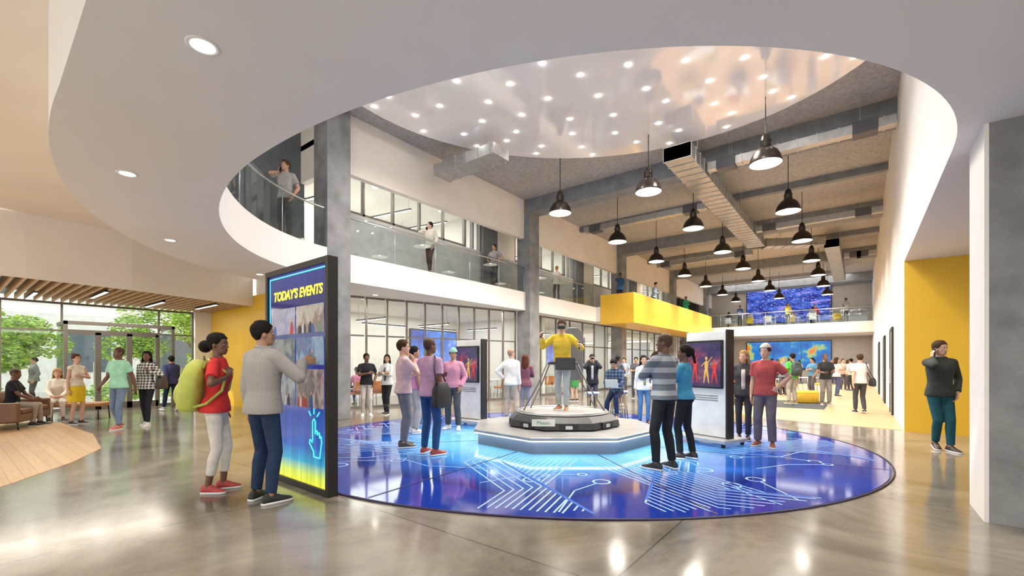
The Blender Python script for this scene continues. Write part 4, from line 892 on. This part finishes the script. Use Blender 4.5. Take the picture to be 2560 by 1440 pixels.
p27=person('man in white tee and dark trousers walking with a bag',10.25,13.2,-20,1.74,.004,'l',('short','brown'),('tee',(.68,.66,.64)),('slim',(.06,.06,.07)),(.03,.03,.03),('walkb','fold'),((-.08,.1,0,4),(.08,-.1,.03,-4)),yaw=-12)
bag(p27,'R',(.02,.021,.024),'black messenger bag at the hip',(.32,.1,.24),.80)
p28=person('man in green tee with backpack seen from behind',9.95,15.9,5,1.80,.03,'m',('short','black'),('tee',(.10,.48,.07)),('loose',(.40,.36,.30)),(.3,.2,.1),('down','down'))
backpack(p28,(.04,.06,.06),'dark backpack on the man in green')
person('man in black tee with hands held in front',10.85,15.5,160,1.77,.03,'d',('bald','black'),('tee',(.03,.03,.035)),('loose',(.22,.20,.19)),(.3,.2,.1),('hold','hold'))
for (u,d,fc,sk,hr,tp,bt,fm,lb) in [
 (2108,25,170,'l',('short','brown'),('tee',(.55,.45,.40)),('slim',(.1,.1,.12)),False,'man in beige tee standing in the far hall'),
 (2127,24,10,'m',('short','black'),('shirt',(.72,.72,.72)),('slim',(.05,.05,.07)),False,'man in white shirt standing in the far hall'),
 (2060,26,150,'l',('long','brown'),('shirt',(.3,.15,.2)),('slim',(.1,.12,.2)),True,'woman in plum top in the far hall'),
 (1930,24,-30,'d',('short','black'),('shirt',(.05,.06,.09)),('slim',(.05,.05,.06)),False,'man in dark shirt in the far hall'),
 (1590,19,160,'m',('short','black'),('tee',(.08,.08,.1)),('slim',(.06,.07,.1)),False,'man in dark tee by the glazed rooms'),
 (1437,17.5,40,'l',('long','brown'),('shirt',(.15,.35,.15)),('skirt',(.05,.25,.08)),True,'woman in green dress by the glazed rooms'),
 (1915,26.5,60,'m',('short','brown'),('tee',(.6,.6,.6)),('slim',(.1,.1,.12)),False,'man in light grey tee in the far hall'),
 (1958,20.5,150,'l',('short','blond'),('shirt',(.2,.25,.35)),('slim',(.1,.1,.12)),False,'man in slate shirt in the far hall'),
 (1945,28,170,'d',('long','black'),('tee',(.55,.1,.1)),('slim',(.05,.05,.07)),True,'woman in red tee in the far hall'),
 (1975,22.5,-120,'l',('short','brown'),('shirt',(.65,.62,.58)),('slim',(.2,.15,.1)),False,'man in cream shirt in the far hall'),
 (2030,21,100,'m',('short','black'),('tee',(.1,.25,.4)),('loose',(.1,.1,.12)),False,'man in blue tee in the far hall'),
 (2092,20,-100,'l',('mid','brown'),('tee',(.62,.6,.6)),('slim',(.08,.1,.2)),True,'woman in white tee in the far hall'),
 (2150,28,0,'d',('short','black'),('shirt',(.1,.1,.12)),('slim',(.1,.1,.12)),False,'man in charcoal shirt in the far hall'),
 (1560,21,150,'l',('short','brown'),('shirt',(.35,.4,.5)),('slim',(.08,.08,.1)),False,'man in grey blue shirt by the glazed rooms'),
 (1622,23,-150,'m',('long','black'),('tee',(.6,.5,.45)),('slim',(.08,.1,.16)),True,'woman in peach tee by the glazed rooms'),
 (1545,16.2,-60,'d',('short','black'),('shirt',(.08,.08,.1)),('slim',(.05,.05,.07)),False,'man in black shirt by the bar stools'),
 (1960,33,160,'l',('short','brown'),('shirt',(.5,.35,.1)),('slim',(.1,.1,.12)),False,'man in mustard shirt near the end screen'),
 (1998,34,-40,'m',('long','black'),('tee',(.7,.7,.7)),('slim',(.05,.05,.1)),True,'woman in white top near the end screen'),
 (2035,32,120,'d',('short','black'),('tee',(.3,.08,.08)),('slim',(.1,.1,.12)),False,'man in brick red tee near the end screen'),
 (2078,33,180,'l',('short','blond'),('shirt',(.15,.25,.45)),('slim',(.1,.1,.12)),False,'man in blue shirt near the end screen'),
 (2120,31,-90,'l',('mid','brown'),('shirt',(.65,.6,.5)),('slim',(.1,.1,.12)),True,'woman in cream shirt near the end screen')]:
    person(lb,(u-1280)/1120*d,d,fc,1.74,.004 if u>1700 else 0,sk,hr,tp,bt,arms=('pocket','fold'),fem=fm,group='people in the far hall')
p31=person('man in grey tee talking on the phone behind the curved railing',-5.33,10.55,178,1.84,ZM+.001,'m',('quiff','brown'),('tee',(.30,.28,.27)),('slim',(.07,.06,.06)),(.03,.03,.03),('pocket','phone'),yaw=-20); phone(p31)
p32=person('man in cream jacket phoning on the mezzanine',-2.70,14.75,150,1.72,ZM,'l',('short','black'),('jacket',(.62,.58,.50)),('slim',(.07,.03,.03)),(.05,.03,.03),('pocket','phone'),((-.08,.10,0,8),(.08,-.1,0,-8)),yaw=-20); phone(p32)
person('man in grey print tee leaning by the glass railing',-.70,17.5,150,1.72,ZM,'m',('short','black'),('tee',(.28,.25,.25)),('slim',(.05,.05,.06)),(.03,.03,.03),('hip','hip'))
person('man in pale shirt with back to the atrium',2.13,21.4,20,1.72,ZM,'l',('short','blond'),('shirt',(.70,.66,.62)),('slim',(.12,.11,.12)),arms=('hold','hold'))
person('man in blue shirt on the yellow balcony',5.55,23.0,160,1.72,ZM,'d',('short','black'),('shirt',(.03,.10,.22)),('slim',BLKc),arms=('fold','phone'))
person('man in light blue shirt leaning on the yellow balcony',8.05,25.5,-120,1.70,ZM,'l',('short','brown'),('shirt',(.35,.50,.68)),('slim',BLKc),arms=('hold','hold'),lean=12)
person('woman in green top on the yellow balcony',12.0,30.9,170,1.70,ZM,'d',('short','black'),('shirt',(.03,.45,.25)),('slim',BLKc),arms=('fold','fold'),fem=True)
person('presenter in red jacket before the video wall',(2038-1280)/1120*35.3,35.3,175,1.75,ZM,'l',('short','brown'),('jacket',(.6,.03,.04)),('slim',BLKc),arms=('hold','down'))
def wperson(lb,wx,wy,fc,*a,**k):
    return person(lb,wx*CT+wy*ST,-wx*ST+wy*CT,fc,*a,**k)
wperson('student in navy shirt standing at the end mezzanine railing',-7.6,39.6,150,1.74,ZM,'m',('short','black'),('shirt',(.05,.08,.18)),('slim',BLKc),arms=('hold','hold'),group='mezzanine students')
wperson('student in yellow shirt standing at the end mezzanine railing',-4.3,39.6,170,1.70,ZM,'l',('long','brown'),('shirt',(.6,.45,.08)),('slim',BLKc),arms=('hold','hold'),fem=True,group='mezzanine students')
wperson('student in grey shirt standing at the end mezzanine railing',-.8,39.7,130,1.74,ZM,'d',('short','black'),('shirt',(.4,.4,.42)),('slim',BLKc),arms=('fold','hold'),group='mezzanine students')
# ---------------------------------------------------------------- furniture
def chair(loc,rz,col,label,grp):
    e=E('lounge_chair',loc,rz,label,'chair',grp); m=M('seat_fabric_%d_%d'%(int(col[0]*99),int(col[2]*99)),col,.7,0,.08,8,.15,20)
    G().box(-.25,.25,-.24,.24,.38,.46,m).obj('seat',e,bevel=.03); G().loft([[V((x_*.25,-.24+(z_-.46)*-.12+d_,z_)) for x_,d_ in ((-1,0),(-.5,-.03),(.5,-.03),(1,0),(1,.05),(.5,.02),(-.5,.02),(-1,.05))] for z_ in (.44,.6,.8,.84)],m).obj('backrest',e,True)
    for sx_ in (-1,1):
        for sy_ in (-1,1): G().cyl((sx_*.2,sy_*.19,.38),(sx_*.24,sy_*.23,0),.014,mat=STL,n=8).obj('leg',e,True)
    return e
def table(loc,rz,w,d,h,label,grp):
    e=E('table',loc,rz,label,'table',grp); G().box(-w/2,w/2,-d/2,d/2,h-.03,h,WPANEL).obj('tabletop',e,bevel=.006)
    for sx_ in (-1,1):
        for sy_ in (-1,1): G().cyl((sx_*(w/2-.06),sy_*(d/2-.06),h-.03),(sx_*(w/2-.06),sy_*(d/2-.06),0),.018,mat=STL,n=8).obj('leg',e,True)
LEA=M('brown_leather',(.16,.075,.04),.4,0,.12,6,.15,15); TAN=M('tan_leather',(.42,.2,.09),.4,0,.1,6)
def sofa(loc,rz,w,label,m):
    e=E('sofa',loc,rz,label,'sofa')
    G().box(-w/2,w/2,-.40,.40,.16,.34,m).obj('base',e,bevel=.03)
    G().box(-w/2,w/2,-.42,-.26,.30,.80,m).obj('backrest',e,bevel=.05)
    for sd in (-1,1): G().box(sd*w/2-.07,sd*w/2+.07,-.42,.40,.16,.60,m).obj('armrest',e,bevel=.04)
    n=max(1,round(w/.75))
    for i in range(n): G().box(-w/2+.08+i*(w-.16)/n,-w/2+.07+(i+1)*(w-.16)/n,-.25,.40,.34,.45,m).obj('seat_cushion',e,bevel=.035)
    for sx_ in (-1,1):
        for sy_ in (-1,1): G().cyl((sx_*(w/2-.06),sy_*.34,.17),(sx_*(w/2-.04),sy_*.36,0),.015,mat=BLK,n=8).obj('leg',e,True)
def seated(lb,px_,py_,fc,sk,hr,tp,bt,fem=False,z0=0,sz=.45,grp=None,sc=1.74,arms=('lap','lap')):
    return wperson(lb,px_,py_,fc-37.84,sc,z0,sk,hr,tp,bt,arms=arms,feet=SIT,lean=4,pitch=-8,pel=(0,-.02,sz+.10),fem=fem,group=grp)
sofa((-15.40,1.08,.004),radians(-22),1.7,'low brown leather sofa on the oak floor',LEA)
def bench(loc,rz):
    e=E('bench',loc,rz,'low tan upholstered bench on thin black legs','bench'); G().box(-.7,.7,-.3,.3,.34,.44,TAN).obj('seat',e,bevel=.03)
    for sx_ in (-1,1):
        for sy_ in (-1,1): G().cyl((sx_*.6,sy_*.24,.34),(sx_*.62,sy_*.26,0),.014,mat=BLK,n=8).obj('leg',e,True)
bench((-16.25,2.25,.0),radians(55))
seated('man in black tee seated on the leather sofa',-15.40,1.10,-22,'d',('bald','black'),('tee',BLKc),('slim',(.4,.35,.3)),z0=.004)
seated('woman in cream top seated on the bench',-16.45,1.95,-100,'l',('mid','blond'),('shirt',(.72,.65,.58)),('slim',(.75,.72,.68)),True,z0=.0,sz=.44)
person('man in grey waiting outside the entry doors',-17.5,16.4,150,1.72,-.03,'m',('short','black'),('jacket',(.15,.16,.15)),('slim',BLKc),arms=('pocket','pocket'))
rug=G().box(-4.6,-.9,17.3,20.6,.005,.018,M('charcoal_rug',(.05,.055,.06),.95,0,.15,30)).obj('rug'); tag(rug,'charcoal rectangular rug under the lounge seats','rug')
def pouf(x,y,r,h,col,label):
    e=E('pouf',(x,y,.018),0,label,'pouf'); m=M('pouf_%d_%d'%(int(col[0]*99),int(col[2]*99)),col,.8,0,.08,10)
    G().loft(rings_of([(r*.9,0),(r,.04),(r,h-.06),(r*.92,h),(.02,h)],32),m).obj('cushion',e,True); G().tube([(r*1.0*cos(a*pi/16),r*1.0*sin(a*pi/16),h-.07) for a in range(32)],.008,m,close=True,n=6).obj('piping',e,True)
pouf(-3.2,18.0,.48,.46,(.75,.48,.04),'round yellow upholstered pouf'); pouf(-4.3,17.0,.62,.52,(.03,.07,.16),'large round navy pouf'); pouf(-1.6,19.9,.42,.44,(.75,.48,.04),'small round yellow pouf')
for i,(x,y) in enumerate(((-5.5,20.5),(-6.6,23.5),(-4.8,24.5),(-3.0,24.8),(-2.2,28.5),(-5,29))):
    table((x,y,.004),.3*i,1.1,.6,.74,'white laminate work table in the hall','hall work tables'); R=Matrix.Rotation(.3*i,2)
    for q,(ox,oy) in enumerate(((-.2,-.66),(.2,.66))):
        o2=R@V((ox,oy)); chair((x+o2.x,y+o2.y,.004),.3*i+pi*q,((.6,.2,.05),(.55,.45,.06),(.05,.08,.15))[(i+q)%3],'moulded lounge chair on steel legs','hall chairs')
R=Matrix.Rotation(.6,2); o2=R@V((-.2,-.64))
seated('student in grey top seated at a hall table',-4.8+o2.x,24.5+o2.y,.6*57.3,'m',('short','black'),('tee',(.3,.3,.32)),('slim',BLKc),z0=.004,grp='seated students')
R=Matrix.Rotation(.9,2); o2=R@V((-.2,-.64))
seated('student in white top seated at a hall table',-3.0+o2.x,24.8+o2.y,.9*57.3,'l',('long','brown'),('shirt',(.7,.7,.7)),('slim',BLKc),True,z0=.004,grp='seated students')
seated('student in navy top seated on the yellow pouf',-3.2,18.0,150,'l',('short','brown'),('shirt',(.05,.07,.14)),('slim',(.1,.1,.12)),z0=.018,sz=.46)
for i,(x,y) in enumerate(((-14.6,9.4),(-14.4,11.6),(-14.2,13.6),(-13.4,15.9),(-13.4,19),(-13.4,22))):
    table((x,y,0),0,.7,1.3,.74,'white classroom table behind the glazing','classroom tables')
    chair((x+.66,y-.3,0),radians(90),(.6,.2,.05),'orange moulded classroom chair','classroom chairs'); chair((x+.66,y+.4,0),radians(90),(.6,.2,.05),'orange moulded classroom chair','classroom chairs')
seated('student in pink top seated in the classroom',-13.94,9.1,90,'d',('short','black'),('tee',(.6,.2,.35)),('slim',NAV),grp='classroom students')
seated('student in green top seated in the classroom',-13.74,12.0,90,'m',('mid','black'),('tee',(.15,.4,.12)),('slim',NAV),True,grp='classroom students')
for i in range(6):
    x=-8.6+i*1.45; y=40.9+(i%2)*.9
    table((x,y,ZM),0,.9,.6,.74,'small white table on the end mezzanine','mezzanine tables')
    chair((x,y-.58,ZM),0,(.7,.48,.03) if i%2 else (.5,.5,.5),'moulded chair on the end mezzanine','mezzanine chairs')
    if i in (0,1,3,4): seated('student seated at a table on the end mezzanine',x,y-.56,0,'lmdlm'[i],('short','black'),('shirt',[(.05,.06,.1),(.6,.6,.6),(.1,.1,.1),(.35,.2,.15),(.5,.5,.55)][i]),('slim',BLKc),z0=ZM,grp='mezzanine students')

# ---------------------------------------------------------------- lights
def spot(loc,power,size=130,rad=.15,col=(1,.93,.84),blend=.8):
    l=bpy.data.lights.new('spot','SPOT'); l.energy=power; l.spot_size=radians(size); l.spot_blend=blend; l.shadow_soft_size=rad; l.color=col
    o=bpy.data.objects.new('lamp_and_fill_light',l); COL.objects.link(o); o.location=loc; return o
for x,y in ppos: spot((x,y,6.25),780,150,.2)
for x,y in ((0,0),(2.8,0),(-2.8,0),(0,2.8),(0,-2.8),(3.6,2.4),(-3.6,2.4)):
    a=cos(TH)*x-sin(TH)*y; b=sin(TH)*x+cos(TH)*y; spot((DC[0]+a,DC[1]+b,7.8),640,150,.3)
for i,(x,y) in enumerate(wl): spot((x,y,ZS-.03),130,150,.08)
for yv in (9,12,17,20,26,31): spot((-11.5,yv,7.4),70,150,.1)  # added fill spots without fixtures, to lighten the dark walkway
def area(loc,rot,sx_,sy_,power,col=(1,.96,.91)):
    l=bpy.data.lights.new('area','AREA'); l.shape='RECTANGLE'; l.size=sx_; l.size_y=sy_; l.energy=power; l.color=col
    o=bpy.data.objects.new('room_and_fill_light',l); COL.objects.link(o); o.location=loc; o.rotation_euler=rot; return o
area((-14.6,11.8,3.6),(0,0,0),3,9,330)
for yv in (20.6,27.2,33.8): area((-14.2,yv,3.6),(0,0,0),3,4,200)
for yv in (10,17.3,24.7,32.1): area((-14.2,yv,7.45),(0,0,0),3,5,170)
area((-17,1,3.28),(0,0,0),3,7,250,(1,.9,.75))
area((-5,41.8,8.15),(0,0,0),9,2.5,300); area((-4,41.5,3.6),(0,0,0),8,3,250)
area((5,2,3.6),(0,0,0),3,8,260)  # added unseen fill lamp, put in to lighten the soffit
sl=bpy.data.lights.new('sun','SUN'); sl.energy=4; sl.angle=.03; sl.color=(1,.95,.85); so=bpy.data.objects.new('sun',sl); COL.objects.link(so); so.rotation_euler=(radians(38),radians(-38),0)
w=bpy.data.worlds.new('world'); S.world=w; w.use_nodes=True; bg=w.node_tree.nodes['Background']; bg.inputs[0].default_value=(1,.98,.955,1); bg.inputs[1].default_value=1.75
S.view_settings.view_transform='Standard'; S.view_settings.exposure=0.12
